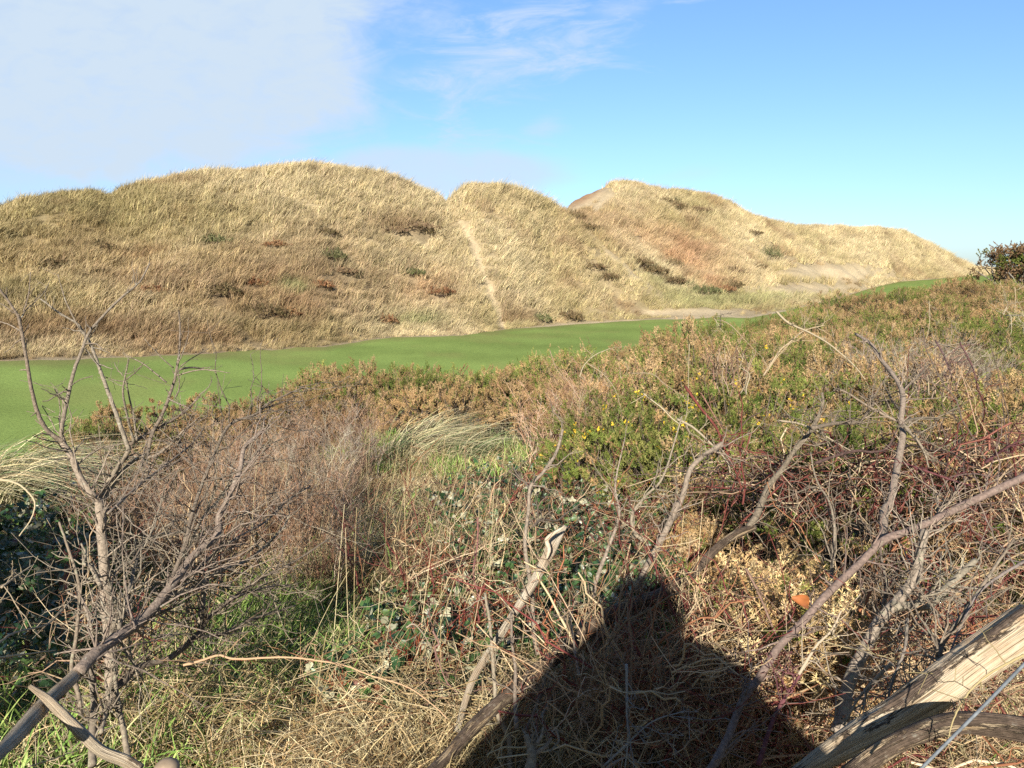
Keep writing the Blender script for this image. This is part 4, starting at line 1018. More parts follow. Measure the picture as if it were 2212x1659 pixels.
def bare_tree():
    foot = P(np.array(233.), np.array(1420.), np.array(2.9)); foot[2] = ground(foot[0], foot[1])[0]
    o = empty('bare_tree', (0, 0, 0), 'lichened leafless bush of upright grey branches at the left against the dune', 'dead tree')
    inv = -np.array(foot)
    o.location = foot
    def part(name, mat, fn):
        g = Geo(); fn(g); ob = g.build(name, mat, o, smooth=True); ob.location = inv; return ob
    tw = Geo()
    D = 3.0
    part('trunk', M_bark, lambda g: limb(g, tr(z6, (720, 1250), (712, 880), (690, 600), (672, 300), (645, 50)) + tr(z3, (640, 1440), (615, 1410), (520, 1280), (450, 1130), (400, 1040)), 66, 30, 2.85, D, 9, sp=44, spL=.26, spg=tw))
    for w0, w1, n, L, pts in (
        (26, 10, 10, .10, tr(z3, (400, 1040), (330, 990), (270, 920), (230, 830), (200, 700), (170, 550), (150, 400), (130, 250), (110, 220), (50, 130), (0, 50), (-40, -20))),
        (24, 9, 14, .10, tr(z3, (402, 1035), (405, 930), (430, 740), (470, 600), (530, 450), (562, 350), (640, 260), (760, 130), (900, 10), (965, -110))),
        (26, 8, 12, .09, tr(z3, (830, 1090), (780, 960), (720, 800), (670, 650), (620, 520), (580, 420), (530, 330), (490, 265), (380, 210), (255, 130))),
        (34, 24, 10, .16, tr(z3, (640, 1410), (700, 1290), (770, 1180), (830, 1085))),
        (30, 20, 12, .16, tr(z3, (650, 1420), (720, 1310), (810, 1210), (900, 1150), (960, 1120))),
        (24, 8, 12, .09, tr(z3, (950, 1110), (980, 980), (1040, 860), (1110, 680), (1140, 560), (1152, 420), (1160, 280), (1148, 200))),
        (18, 7, 12, .12, tr(z3, (940, 1140), (1010, 1120), (1100, 1050), (1180, 970), (1290, 880))),
        (18, 9, 16, .14, tr(z3, (840, 1065), (1000, 960), (1120, 890), (1210, 825), (1270, 750))),
        (15, 6, 8, .10, tr(z3, (860, 1040), (830, 900), (790, 740), (795, 650), (820, 560), (830, 500))),
        (13, 6, 6, .08, tr(z3, (880, 1030), (860, 900), (820, 720), (800, 620)))):
        part('branch', M_bark, lambda g: limb(g, pts, w0, w1, D, D + RG.uniform(-.15, .15), 7, sp=n, spL=L, spg=tw, lev=0))
    for w0, w1, pts in (
        (9, 4, tr(z3, (130, 240), (180, 190), (270, 90), (330, 0))), (8, 4, tr(z3, (160, 200), (185, 90), (190, -60))), (8, 4, tr(z3, (115, 320), (50, 290), (-10, 262))),
        (10, 4, tr(z3, (520, 320), (440, 170), (400, 60), (380, -40))), (9, 4, tr(z3, (1140, 612), (1300, 592), (1490, 590))), (12, 9, tr(z3, (1150, 580), (1230, 567), (1305, 560))),
        (9, 4, tr(z3, (1150, 560), (1230, 500), (1340, 440))), (9, 4, tr(z3, (1110, 575), (1050, 500), (930, 385))), (11, 5, tr(z3, (1080, 650), (920, 540), (805, 480))),
        (8, 4, tr(z3, (1140, 545), (1185, 440), (1215, 335))), (8, 4, tr(z3, (800, 655), (730, 640), (660, 617))), (8, 5, tr(z3, (810, 640), (870, 590), (925, 535))),
        (7, 4, tr(z3, (795, 610), (770, 570), (740, 525))), (7, 4, tr(z3, (460, 680), (520, 655), (595, 617))), (10, 7, tr(z3, (560, 400), (610, 420), (662, 442))),
        (9, 4, tr(z3, (420, 800), (390, 750), (365, 695))), (12, 5, tr(z3, (630, 1500), (560, 1450), (430, 1400), (320, 1330))), (12, 6, tr(z3, (1080, 770), (1160, 800), (1210, 830))),
        (11, 5, tr(z3, (1120, 760), (1150, 680), (1140, 560))), (8, 4, tr(z3, (1290, 740), (1330, 690), (1360, 650)))):
        limb(tw, pts, w0, w1, D, D + RG.uniform(-.1, .1), 4, wob=.002, sp=3, spL=.06, lev=0)
    ob = tw.build('twigs', M_bark, o); ob.location = inv; ob['kind'] = 'stuff'
bare_tree()

def branch_thing(name, label, cat, mains, mat, spn=20, spL=.18, group=None, sides=8, twigmat=None, part_name='branch', lev=1, wob=.0015, first='stem'):
    """mains: list of (width0, width1, depth0, depth1, pts[, colour]); first one is the stem"""
    p0 = centre_line(mains[0][4], mains[0][2], mains[0][3])[0]
    o = empty(name, p0, label, cat, group); tw = Geo()
    for k, mn in enumerate(mains):
        g = Geo(); limb(g, mn[4], mn[0], mn[1], mn[2], mn[3], sides if k == 0 else 6, sp=int(spn * (1 if k == 0 else .5)), spL=spL, spg=tw, col=mn[5] if len(mn) > 5 else None, lev=lev, wob=wob)
        ob = g.build(first if k == 0 else part_name, mat, o, smooth=True); ob.location = -p0
    if spn:
        ob = tw.build('twigs', twigmat or mat, o); ob.location = -p0; ob['kind'] = 'stuff'
    return o

# left: broken pale trunk leaning to the right, with its crown of twigs
def log_along(name, label, cat, mat, pts, ws, d0, d1, sides=22, per=14, flat=1.0, jit=.05, extra=None):
    line = centre_line(pts, d0, d1, per, .0); n = len(line)
    w = np.interp(np.linspace(0, 1, n), np.linspace(0, 1, len(ws)), ws)
    rad = w * 1.025e-4 * np.linalg.norm(line - np.array([0, 0, EYE]), axis=1)
    s = np.concatenate([[0], np.cumsum(np.linalg.norm(np.diff(line, axis=0), axis=1))])
    g = Geo(); T = unit(np.gradient(line, axis=0)); A = unit(np.cross(T, np.array([0, 1.0, .2]))); B = np.cross(T, A)
    ang = np.arange(sides) / sides * 2 * np.pi
    ca_, sa_ = np.cos(ang)[None] + 0 * s[:, None], np.sin(ang)[None] + 0 * s[:, None]
    lump = 1 + jit * 7 * (fbm(s[:, None] * 3.5 + ca_ * 1.3 + 40, sa_ * 1.3 + s[:, None] * 2, 12) - .5) + jit * (RG.random((n, sides)) - .5) * .25
    lump = lump * (1 + .16 * (fbm(s[:, None] * 11 + ca_ * 2.6 + 7, sa_ * 2.6 + s[:, None] * 3 + 5, 33, 4) - .5)) * (1 - .10 * (np.abs(fbm(ca_ * 4 + 9 + s[:, None] * .8, sa_ * 4 + 3, 61) - .5) < .035))
    V = line[:, None] + (rad[:, None] * lump)[..., None] * (np.cos(ang)[None, :, None] * A[:, None] + flat * np.sin(ang)[None, :, None] * B[:, None])
    C = np.stack([np.repeat(s[:, None], sides, 1), np.repeat((.5 - np.abs(ang / (2 * np.pi) - .5))[None], n, 0) * 1.0, np.zeros((n, sides))], -1)
    k, j = np.meshgrid(np.arange(n - 1), np.arange(sides), indexing='ij'); b = k * sides; j2 = (j + 1) % sides
    g.add(V - line[0], np.stack([b + j, b + j2, b + sides + j2, b + sides + j], -1).reshape(-1, 4), C.reshape(-1, 3))
    for e in (0, n - 1):
        idx = (e * sides + np.arange(sides))[None]
        g.f.append(idx if e else idx[:, ::-1]); g.m.append(np.zeros(1, int))
    o = empty(name, line[0], label, cat)
    g.build('log_wood', mat, o, smooth=True)
    if extra: extra(o, line, rad)
    return o

def add_limbs(specs, mat, spn=14, spL=.2, part='branch'):
    def fn(o, line, rad):
        tw = Geo()
        for mn in specs:
            g = Geo(); limb(g, mn[4], mn[0], mn[1], mn[2], mn[3], 7, sp=spn, spL=spL, spg=tw)
            g.build(part, mat, o, smooth=True).location = -line[0]
        if spn:
            ob = tw.build('twigs', mat, o); ob.location = -line[0]; ob['kind'] = 'stuff'
    return fn

log_along('broken_tree', 'half peeled pale trunk slanting up from the bottom left corner into grey branches', 'dead trunk', M_wood4,
    tr(z6, (-60, 1600), (80, 1460), (250, 1270), (450, 1080), (610, 910)), [66, 76, 84, 72, 50], 1.75, 2.35, extra=add_limbs([
    (70, 22, 2.22, 3.0, tr(z6, (500, 1030), (610, 910), (700, 840), (830, 750), (950, 650), (1100, 470), (1250, 280), (1390, 150), (1410, 20)) + tr(z3, (1450, 1430), (1530, 1230), (1570, 1080), (1680, 980))),
    (36, 12, 2.4, 3.2, tr(z6, (700, 860), (830, 770), (960, 670), (1100, 540), (1240, 480), (1400, 380), (1600, 300), (1800, 120), (1860, 20))),
    (30, 10, 2.5, 3.2, tr(z6, (900, 690), (1050, 580), (1180, 200), (1220, 60)) + tr(z3, (1300, 1330), (1380, 1120), (1470, 930), (1640, 860), (1750, 780), (1950, 685))),
    (26, 8, 2.4, 3.1, tr(z6, (760, 760), (800, 600), (900, 250), (1000, 150), (1180, 130))),
    (22, 8, 2.6, 3.3, tr(z6, (1000, 600), (1150, 400)) + tr(z3, (1280, 1560), (1420, 1400), (1560, 1200), (1700, 1060))),
    (18, 7, 2.6, 3.4, tr(z6, (1100, 480), (1300, 330), (1500, 180), (1700, 60)) + tr(z3, (1850, 1420), (2000, 1330))),
    (16, 6, 2.5, 3.2, tr(z3, (700, 1500), (900, 1320), (1100, 1160), (1240, 1050), (1310, 940)))], M_bark, 50, .34))
log_along('fallen_branch_stub', 'short lichened log stub lying below the slanting pale trunk in the dark corner', 'log', M_wood4,
    tr(z6, (190, 1120), (300, 1200), (390, 1290), (500, 1400), (640, 1530), (800, 1600), (900, 1660)), [22, 46, 54, 58, 58, 64, 62], 2.05, 1.85)
branch_thing('dark_branch', 'dark crooked branch reaching right over the green grass from the bare tree foot', 'branch', [
    (44, 10, 2.5, 2.9, tr(z6, (700, 1160), (800, 1080), (890, 990), (1100, 930), (1270, 790), (1340, 680), (1500, 550), (1700, 420), (1900, 310), (2110, 180))),
    (24, 8, 2.65, 3.0, tr(z6, (1290, 800), (1420, 790), (1500, 760), (1620, 690), (1760, 650), (1900, 600))),
    (34, 26, 2.7, 2.85, tr(z6, (1285, 770), (1290, 690), (1305, 580), (1325, 450), (1345, 360)), (.33, .27, .19)),
    (16, 6, 2.7, 2.9, tr(z6, (1480, 560), (1600, 520), (1720, 480), (1850, 470)))], M_bark2, 46, .2)
branch_thing('bare_stem_cluster', 'cluster of mossy upright stems crowded at the foot of the bare tree', 'dead stems', [
    (44, 22, 2.3, 2.6, tr(z6, (600, 1640), (600, 1420), (600, 1200), (590, 1000), (640, 900))),
    (36, 14, 2.3, 2.6, tr(z6, (820, 1640), (800, 1420), (760, 1200), (720, 1000), (700, 800))),
    (26, 12, 2.4, 2.6, tr(z6, (520, 1300), (500, 1180), (460, 1000), (480, 800), (520, 500), (440, 250), (370, 60))),
    (24, 10, 2.5, 2.7, tr(z6, (640, 480), (580, 360), (540, 330), (560, 260), (520, 200))),
    (22, 10, 2.5, 2.7, tr(z6, (640, 900), (600, 780), (560, 640), (520, 560), (430, 520))),
    (22, 10, 2.3, 2.5, tr(z6, (650, 1420), (690, 1300), (710, 1200), (680, 1080))),
    (18, 8, 2.5, 2.7, tr(z6, (740, 740), (720, 480), (760, 360), (860, 300)))], M_bark3, 24, .16)
for k, (pts, w, d0, d1, c, lab) in enumerate((
    (tr(z6, (-40, 860), (100, 780), (300, 710), (400, 640), (470, 560)), 15, 1.9, 2.3, (.40, .31, .20), 'pale stalk crossing the dark left border, the upper of two'),
    (tr(z6, (-40, 935), (150, 912), (345, 888)), 16, 1.9, 2.1, (.50, .38, .22), 'straight straw stem on the dark left border below the bent stalk'),
    (tr(z3, (-10, 1280), (90, 1300), (170, 1350), (222, 1430), (200, 1540), (120, 1650)), 16, 2.6, 2.5, (.52, .42, .26), 'hooked pale stem curling over the dark bramble at the left border'),
    (tr(z6, (0, 490), (110, 410), (200, 345)), 15, 2.2, 2.3, (.45, .36, .24), 'short pale twig in front of the shaded left bramble'),
    (tr(z6, (200, 1640), (340, 1580), (540, 1515)), 9, 1.9, 2.1, (.5, .4, .25), 'thin straw line across the bottom left corner'),
    (tr(z6, (1180, 975), (1260, 960), (1390, 932), (1520, 945), (1800, 935), (2000, 950), (2212, 980)) + tr(z7, (200, 1060), (420, 1120), (560, 1220), (700, 1330)), 18, 2.35, 2.2, (.55, .36, .21), 'long arching tan bramble cane across the grass left of the pale stick'),
    (tr(z7, (600, 760), (640, 850), (600, 880), (650, 1000), (700, 1100), (750, 1160)), 15, 2.4, 2.4, (.33, .19, .15), 'brownish pink cane curving down through the low red bramble'),
    (tr(z7, (420, 740), (480, 720), (540, 790), (580, 860)), 13, 2.5, 2.5, (.36, .29, .21), 'grey brown cane arching over the low red bramble'),
    (tr(z7, (880, 30), (880, 200), (860, 380), (880, 500), (930, 620), (940, 680)), 15, 2.7, 2.5, (.27, .13, .11), 'upright purple brown cane left of the split pale stick'),
    (tr(z5, (620, 360), (700, 430), (830, 490), (950, 560), (1050, 640), (1130, 720), (1190, 795)), 22, 5.2, 4.9, (.58, .47, .30), 'long pale arched dead stem over the gorse'),
    (tr(z5, (540, 770), (640, 610), (700, 555), (800, 485), (930, 445)), 18, 5.2, 5.4, (.55, .43, .27), 'pale dead stem crossing under the long arched one'),
    (tr(z5, (560, 745), (620, 660), (680, 590), (740, 545), (880, 545)), 11, 5.2, 5.3, (.50, .38, .23), 'thin dead stem bending below the crossed pale stems'),
    (tr(z5, (790, 440), (825, 405)), 9, 5.2, 5.2, (.5, .4, .25), 'stub of dead stem on the arched pale stem'),
    (tr(z5, (260, 455), (265, 380), (330, 372)), 8, 13, 13, (.10, .085, .07), 'dark hooked wire like stem standing up before the fairway'),
    (tr(z5, (220, 400), (250, 450), (280, 490)), 7, 6.4, 6.3, (.5, .4, .27), 'thin pale stalk leaning left before the fairway'),
    (tr(z5, (260, 410), (330, 450), (400, 520), (450, 580), (560, 680)), 9, 6.2, 5.9, (.45, .33, .21), 'thin stalk running down into the crossed dead stems'),
    (tr(z4, (1540, 370), (1570, 290), (1640, 225), (1740, 182)), 12, 6.5, 6.6, (.55, .46, .3), 'curled pale stalk above the ginger gorse against the fairway'),
    (tr(z4, (1350, 195), (1400, 330), (1500, 430), (1530, 560)), 8, 6.3, 6.1, (.42, .30, .2), 'thin brown stalk in front of the ginger gorse'),
    (tr(z4, (1590, 280), (1690, 350), (1770, 450), (1805, 560)), 9, 6.2, 6.0, (.5, .39, .25), 'pale stalk arching down right of the ginger gorse'),
    (tr(z4, (1870, 345), (2000, 350), (2100, 420), (2212, 490)), 9, 5.8, 5.4, (.52, .41, .27), 'pale stalk arching over the yellow flowers'),
    (tr(z4, (1950, 470), (2050, 550), (2212, 655)) + tr(z5, (60, 560),), 15, 5.2, 4.8, (.55, .46, .3), 'straight pale stalk slanting over the yellow flowered gorse'),
    (tr(z5, (1645, 560), (1720, 580), (1800, 600), (1880, 640)), 14, 5.2, 5.0, (.5, .4, .27), 'pale broken stalk on the pinkish twigs at the right'),
    (tr(z5, (1600, 290), (1605, 380), (1600, 470), (1575, 560)), 7, 6.5, 6.3, (.52, .42, .27), 'tall single straw stalk rising from the right gorse'),
    (tr(z5, (2080, 380), (2110, 310)), 13, 6.0, 6.0, (.58, .48, .32), 'short pale stub sticking up near the right border'),
    (tr(z5, (2100, 385), (2212, 382)), 11, 5.6, 5.5, (.58, .5, .36), 'horizontal pale twig at the right border above the dark gap'),
    (tr(z5, (2155, 200), (2160, 300), (2150, 370)), 7, 6.0, 6.0, (.48, .38, .24), 'upright thin stalk at the right border'),
    (tr(z5, (30, 840), (130, 970), (230, 1100), (300, 1250), (350, 1360), (400, 1490)), 22, 3.6, 3.2, (.22, .065, .05), 'thick dark red cane slanting down left of the bare sapling'),
    (tr(z5, (140, 880), (220, 1020), (300, 1150)), 13, 3.6, 3.5, (.30, .16, .11), 'brown cane beside the thick dark red cane'),
    (tr(z5, (-20, 1050), (80, 1100), (200, 1210), (300, 1320), (330, 1400)), 20, 3.5, 3.2, (.52, .42, .28), 'pale dead stalk crossing the dark red canes'),
    (tr(z5, (620, 1060), (750, 1080), (870, 1120), (1000, 1200), (1120, 1265)), 16, 3.7, 3.5, (.50, .40, .27), 'pale stalk pointing left under the green spiny gorse'),
    (tr(z5, (870, 1330), (1000, 1290), (1130, 1255), (1240, 1265), (1330, 1230), (1400, 1100)), 26, 3.3, 3.4, (.105, .065, .055), 'dark arching branch joining the bare sapling from the left'),
    (tr(z5, (1640, 540), (1700, 650), (1750, 780)), 16, 4.8, 4.6, (.20, .12, .11), 'purple grey cane in the pinkish twigs at the right'),
    (tr(z5, (1800, 560), (1880, 700), (1920, 870), (1980, 1030)), 14, 4.6, 4.2, (.22, .11, .10), 'long purplish cane falling at the right of the spiny gorse'),
    (tr(z5, (1450, 1340), (1600, 1390), (1750, 1440), (1900, 1480)), 18, 3.0, 2.9, (.20, .075, .075), 'purple cane lying across the tangle below the sapling'),
    (tr(z5, (1960, 1330), (2080, 1240), (2212, 1170)), 22, 3.2, 3.2, (.14, .06, .06), 'dark purple cane at the right border'),
    (tr(z7, (1840, 980), (1850, 1250), (1840, 1450), (1835, 1660)), 20, 1.95, 1.9, (.36, .35, .33), 'pale grey bare stick standing upright in the photographer shadow'),
    (tr(z7, (1700, 1640), (1850, 1480), (2000, 1350), (2212, 1275)), 16, 1.9, 1.95, (.33, .31, .28), 'grey curved stick at the foot of the shadow'),
    (tr(z8, (250, 1640), (300, 1500), (370, 1280), (470, 1080)), 22, 1.9, 2.0, (.22, .19, .17), 'dark stick slanting in the shadow below the long branch'),
    (tr(z8, (500, 1640), (610, 1330), (690, 1180), (770, 1040)), 36, 1.9, 2.1, (.19, .075, .08), 'thick purple cane with a snapped pale end below the long branch'),
    (tr(z8, (770, 1040), (880, 870), (960, 760), (1040, 640)), 22, 2.1, 2.2, (.50, .40, .28), 'bleached broken stick continuing the thick purple cane'),
    (tr(z8, (420, 360), (520, 550), (600, 760), (700, 940), (760, 1040)), 18, 2.4, 2.2, (.30, .19, .14), 'brown stem running down through the dead gorse'),
    (tr(z8, (1350, 970), (1250, 1080), (1150, 1200), (1060, 1380)), 28, 2.1, 2.0, (.42, .34, .24), 'hook tipped pale stick against the mossy trunk'),
    (tr(z8, (1470, 680), (1440, 880), (1380, 1060), (1330, 1250), (1270, 1450)), 22, 2.1, 1.9, (.25, .21, .17), 'thin grey stem in front of the peeled log'),
    (tr(z8, (2212, 330), (2000, 430), (1900, 560), (1800, 780), (1720, 980), (1690, 1230)), 20, 2.3, 1.85, (.27, .22, .19), 'grey brown whip bending over the peeled log'),
    (tr(z8, (760, 790), (1000, 860), (1250, 910), (1450, 970), (1590, 1060)), 11, 2.2, 2.0, (.50, .40, .22), 'long straw crossing the mossy trunk'),
    (tr(z8, (2212, 930), (2000, 1040), (1850, 1160), (1760, 1320), (1700, 1480)), 16, 1.7, 1.6, (.45, .36, .18), 'tan stem arching above the grey cable'))):
    g = Geo(); line = centre_line(pts, d0, d1, 8, .0015)
    dd = np.linalg.norm(line - np.array([0, 0, EYE]), axis=1); n = len(line)
    thin = .62 if dd[0] > 4.4 else .85
    rad = w * thin * 1.025e-4 * dd * np.linspace(1, .45, n)
    tubes(g, (line - line[0])[None], rad[None], np.array(c) * (.8 if dd[0] > 4.4 else .95), 6, jit=.1)
    if k > 2: spurs(g, line - line[0], rad, 8, .16, np.array(c)[None] * .85, 1)
    nm, cat = ('dead_twig', 'dead twig') if 'cane' not in lab else ('bramble_cane', 'cane')
    if 'stick' in lab: nm, cat = 'dead_stick', 'stick'
    if 'stal' in lab or 'straw' in lab: nm, cat = 'dead_stalk', 'stalk'
    o = g.build(nm, M_twig if c[0] > .3 else M_bark2, smooth=True); o.location = line[0]
    tag(o, lab, cat, 'single dead stems and canes')

def straw_cluster(x0, x1, y0, y1, n, d, label):
    g = Geo(); xb = RG.uniform(x0, x1, n); b = P(xb, y1 + RG.normal(size=n) * 12, d + RG.normal(size=n) * .2)
    t = P(xb + RG.normal(size=n) * 16 + (xb - (x0 + x1) / 2) * .25, y0 + (y1 - y0) * .35 * RG.random(n), d + RG.normal(size=n) * .2)
    u = np.linspace(0, 1, 7)[None, :, None]; q = b[:, None] * (1 - u) + t[:, None] * u + RG.normal(size=(n, 7, 3)) * .012
    q[:, :, 2] -= 0; c0 = b.mean(0)
    c = pick([(.50, .39, .25), (.42, .31, .20), (.34, .20, .14)], n)
    tubes(g, q - c0, .0048 * (1 - .6 * np.linspace(0, 1, 7)[None]) * np.ones((n, 1)), c, 4, cap=False)
    o = empty('dead_plant', c0, label, 'dead plant'); g.build('stalks', M_twig, o)['kind'] = 'stuff'
    g = Geo(); k = RG.integers(2, 7, (n, 3)); bb = np.take_along_axis(q - c0, k[..., None].repeat(3, 2), 1).reshape(-1, 3)
    tubes(g, bend(bb, rdir(n * 3, .5), .05 + .12 * RG.random(n * 3), 0 * np.ones(n * 3), 4), .0016, np.repeat(c, 3, 0), 3, cap=False)
    g.build('twigs', M_twig, o)['kind'] = 'stuff'
straw_cluster(1540, 1620, 740, 835, 26, 5.6, 'upright cluster of pale dead stalks in front of the crossed dead stems')
straw_cluster(1930, 2060, 770, 850, 30, 5.2, 'greyish pink cluster of dead stalks on the right of the hedge')

# centre: split pale stick, fallen trunk, uprights
def splinter(o, line, rad):
    g = Geo(); m = len(line)
    ln = centre_line(tr(z7, (1330, 300), (1345, 240), (1330, 180), (1370, 140), (1440, 95)), 2.62, 2.6, 8)
    t = np.linspace(0, 1, len(ln)); r = 30 * 1.025e-4 * 2.7 * np.sin(np.pi * np.clip(t * .9 + .08, 0, 1)) ** .6
    c = np.stack([t * .3, t * 0 + .2, t * 0], -1)
    tubes(g, ln[None] - line[0], r[None], c[None], 7, jit=.12)
    g.build('splinter', M_wood, o, smooth=True)
log_along('split_stick', 'bleached split stick leaning to the right with a splintered top', 'stick', M_wood,
    tr(z7, (750, 1420), (815, 1190), (880, 1030), (1050, 765), (1250, 445), (1370, 215), (1450, 90)), [38, 42, 46, 52, 64, 74, 24], 2.25, 2.75, flat=.62, extra=splinter)
log_along('fallen_tree', 'long dark fallen trunk running diagonally through the photographer shadow', 'fallen trunk', M_wood3,
    tr(z7, (560, 1690), (700, 1560), (850, 1390), (1000, 1250), (1150, 1130), (1300, 1000), (1500, 850), (1700, 690), (1900, 590), (2050, 540), (2212, 440)) + tr(z8, (60, 420), (220, 250), (350, 150), (480, 95)),
    [64, 74, 84, 84, 80, 84, 88, 92, 82, 78, 72, 62, 56, 52, 44], 1.95, 3.0, extra=add_limbs([
    (46, 14, 2.98, 3.6, tr(z8, (440, 110), (490, 20)) + tr(z5, (570, 1480), (640, 1380), (740, 1240), (850, 1110), (910, 960), (920, 880))),
    (26, 12, 3.2, 3.7, tr(z5, (850, 1110), (1000, 1080), (1150, 1060), (1240, 960), (1225, 890)))], M_bark2, 26, .2))
branch_thing('leaning_branch', 'grey branch leaning right behind the split pale stick with a forked top', 'branch', [
    (30, 18, 2.6, 2.9, tr(z7, (1265, 920), (1245, 780), (1240, 560), (1215, 390), (1190, 200), (1205, 0)) + tr(z4, (1225, 1070), (1310, 970), (1400, 850), (1430, 700)), (.30, .24, .18)),
    (16, 8, 2.85, 3.1, tr(z4, (1220, 1080), (1180, 1040), (1140, 990), (1110, 940))),
    (18, 8, 2.8, 3.2, tr(z4, (1240, 1330), (1300, 1290), (1400, 1290), (1460, 1240), (1540, 1200)))], M_bark2, 16, .15)
for pts, lab, w in ((tr(z7, (1095, 1660), (1080, 1450), (1020, 1300), (1000, 1150), (980, 900), (960, 700), (930, 520)), 'dark upright bare stem left of the stick foot in the shadow edge', 32),
    (tr(z7, (1130, 1400), (1130, 1200), (1120, 1000), (1110, 850), (1100, 660)), 'dark bare stem crossing in front of the split pale stick', 28),
    (tr(z7, (1180, 1420), (1260, 1260), (1320, 1090), (1380, 900), (1430, 720)), 'thin dark stem slanting right out of the shadow', 22),
    (tr(z7, (1290, 1310), (1350, 1200), (1410, 1110)), 'short pale dead stem lying in the shadow', 20),
    (tr(z7, (1540, 1060), (1510, 900), (1490, 700), (1500, 620)), 'short dark stem standing at the bend of the fallen trunk', 18)):
    branch_thing('bare_twig', lab, 'dead stem', [(w, w * .5, 2.1, 2.45, pts)], M_bark2, 10, .1, 'upright bare stems in the centre')
branch_thing('forked_stump', 'small lichened forked stump at the bottom centre in the shadow', 'stump', [
    (66, 34, 1.75, 1.8, tr(z7, (1220, 1680), (1230, 1580), (1215, 1500), (1185, 1430))), (42, 24, 1.78, 1.8, tr(z7, (1235, 1590), (1250, 1500), (1235, 1430))),
    (36, 14, 1.78, 1.8, tr(z7, (1245, 1560), (1320, 1500), (1370, 1450))), (26, 10, 1.78, 1.8, tr(z7, (1260, 1500), (1290, 1440), (1298, 1390)))], M_bark, 6, .06)
branch_thing('leaning_branch', 'dark grey branch rising right from the fallen trunk towards the dead gorse', 'branch', [
    (46, 28, 2.9, 3.2, tr(z7, (1890, 520), (1960, 380), (2040, 230), (2130, 50), (2170, -60)) + tr(z4, (2140, 1280), (2212, 1130)) + tr(z5, (60, 1380), (140, 1290), (280, 1205))),
    (28, 10, 3.1, 3.3, tr(z4, (1960, 1420), (1900, 1370), (1880, 1260), (1960, 1130), (2080, 1000), (2200, 620))),
    (30, 8, 2.9, 3.3, tr(z7, (1620, 560), (1650, 430), (1720, 250), (1780, 90)) + tr(z4, (1800, 1220), (1770, 1050), (1830, 750)))], M_bark2, 28, .2)
# right: sapling, long branch, logs
branch_thing('bare_sapling', 'bare grey sapling with a curved top rising from the long branch at the right', 'sapling', [
    (48, 16, 2.7, 4.2, tr(z8, (1305, 190), (1320, 0)) + tr(z5, (1350, 1580), (1400, 1380), (1430, 1150), (1425, 1050), (1440, 930), (1415, 840), (1380, 770), (1290, 660), (1230, 570), (1130, 495))),
    (20, 6, 3.7, 4.2, tr(z5, (1430, 880), (1480, 830), (1540, 760), (1600, 695))), (26, 8, 3.5, 3.9, tr(z5, (1440, 1080), (1490, 1050), (1600, 1045), (1660, 1050))),
    (24, 8, 3.4, 3.3, tr(z5, (1440, 1090), (1520, 1180), (1570, 1270), (1600, 1360))), (16, 6, 3.9, 4.2, tr(z5, (1425, 1000), (1360, 920), (1310, 800))),
    (18, 8, 3.5, 3.5, tr(z5, (1410, 1070), (1300, 1010), (1180, 950), (1060, 880), (990, 860)))], M_bark2, 26, .2)
branch_thing('long_branch', 'long bare branch slanting from the bottom of the shadow up to the right border', 'branch', [
    (46, 40, 1.8, 2.95, tr(z8, (180, 1680), (290, 1480), (400, 1220), (500, 1080), (640, 870), (760, 740), (950, 530), (1150, 340), (1310, 180), (1500, 110), (1720, 5)) + tr(z5, (1900, 1570), (2050, 1500), (2260, 1400)), (.25, .18, .145)),
    (22, 8, 2.6, 2.9, tr(z8, (970, 500), (985, 300), (990, 100), (960, -60)) + tr(z5, (880, 1440), (840, 1260)))], M_bark2, 30, .2)
branch_thing('mossy_dead_tree', 'lichened crooked trunk standing right of the dead gorse', 'dead trunk', [
    (80, 46, 2.1, 2.6, tr(z8, (1010, 1420), (1040, 1280), (1090, 1080), (1200, 850), (1280, 700), (1400, 570), (1500, 440), (1540, 260), (1570, 120))),
    (60, 34, 2.4, 2.8, tr(z8, (1380, 600), (1500, 610), (1610, 590), (1700, 500), (1800, 400), (1900, 310))),
    (26, 12, 2.6, 2.8, tr(z8, (1560, 200), (1640, 60), (1700, -80))),
    (24, 10, 2.5, 2.7, tr(z8, (1300, 620), (1330, 480), (1300, 330), (1290, 200)))], M_bark3, 44, .22)
log_along('peeled_log', 'thick yellowish peeled log lying at the bottom right', 'log', M_wood2,
    tr(z8, (700, 1720), (960, 1560), (1250, 1400), (1450, 1290), (1700, 1120), (1900, 970), (2100, 830), (2300, 690)), [70, 130, 185, 200, 205, 205, 205, 205], 1.75, 2.0, sides=30, extra=add_limbs([
    (30, 12, 1.95, 2.3, tr(z8, (1650, 1060), (1700, 850), (1830, 650), (1980, 430), (2140, 170))), (24, 10, 1.95, 2.2, tr(z8, (1330, 1330), (1420, 1250), (1540, 1120), (1660, 1000)))], M_bark3, 30, .2))
log_along('mossy_log', 'grey mossy log lying below the peeled log under the cable', 'log', M_wood3,
    tr(z8, (1080, 1700), (1300, 1540), (1500, 1440), (1750, 1360), (2000, 1370), (2300, 1420)), [110, 110, 105, 110, 120, 125], 1.65, 1.75)
g = Geo(); ln = centre_line(tr(z8, (1480, 1720), (1560, 1640), (1750, 1450), (1950, 1250), (2250, 940)), 1.45, 1.5, 12)
tubes(g, (ln - ln[0])[None], .0028, np.array([.3, .33, .36]), 8)
o = g.build('cable', plain('grey_cable_sheath', (.20, .22, .235), .6, 0, .25, .3, 60), smooth=True); o.location = ln[0]
tag(o, 'blue grey cable drawn across the bottom right corner', 'cable')
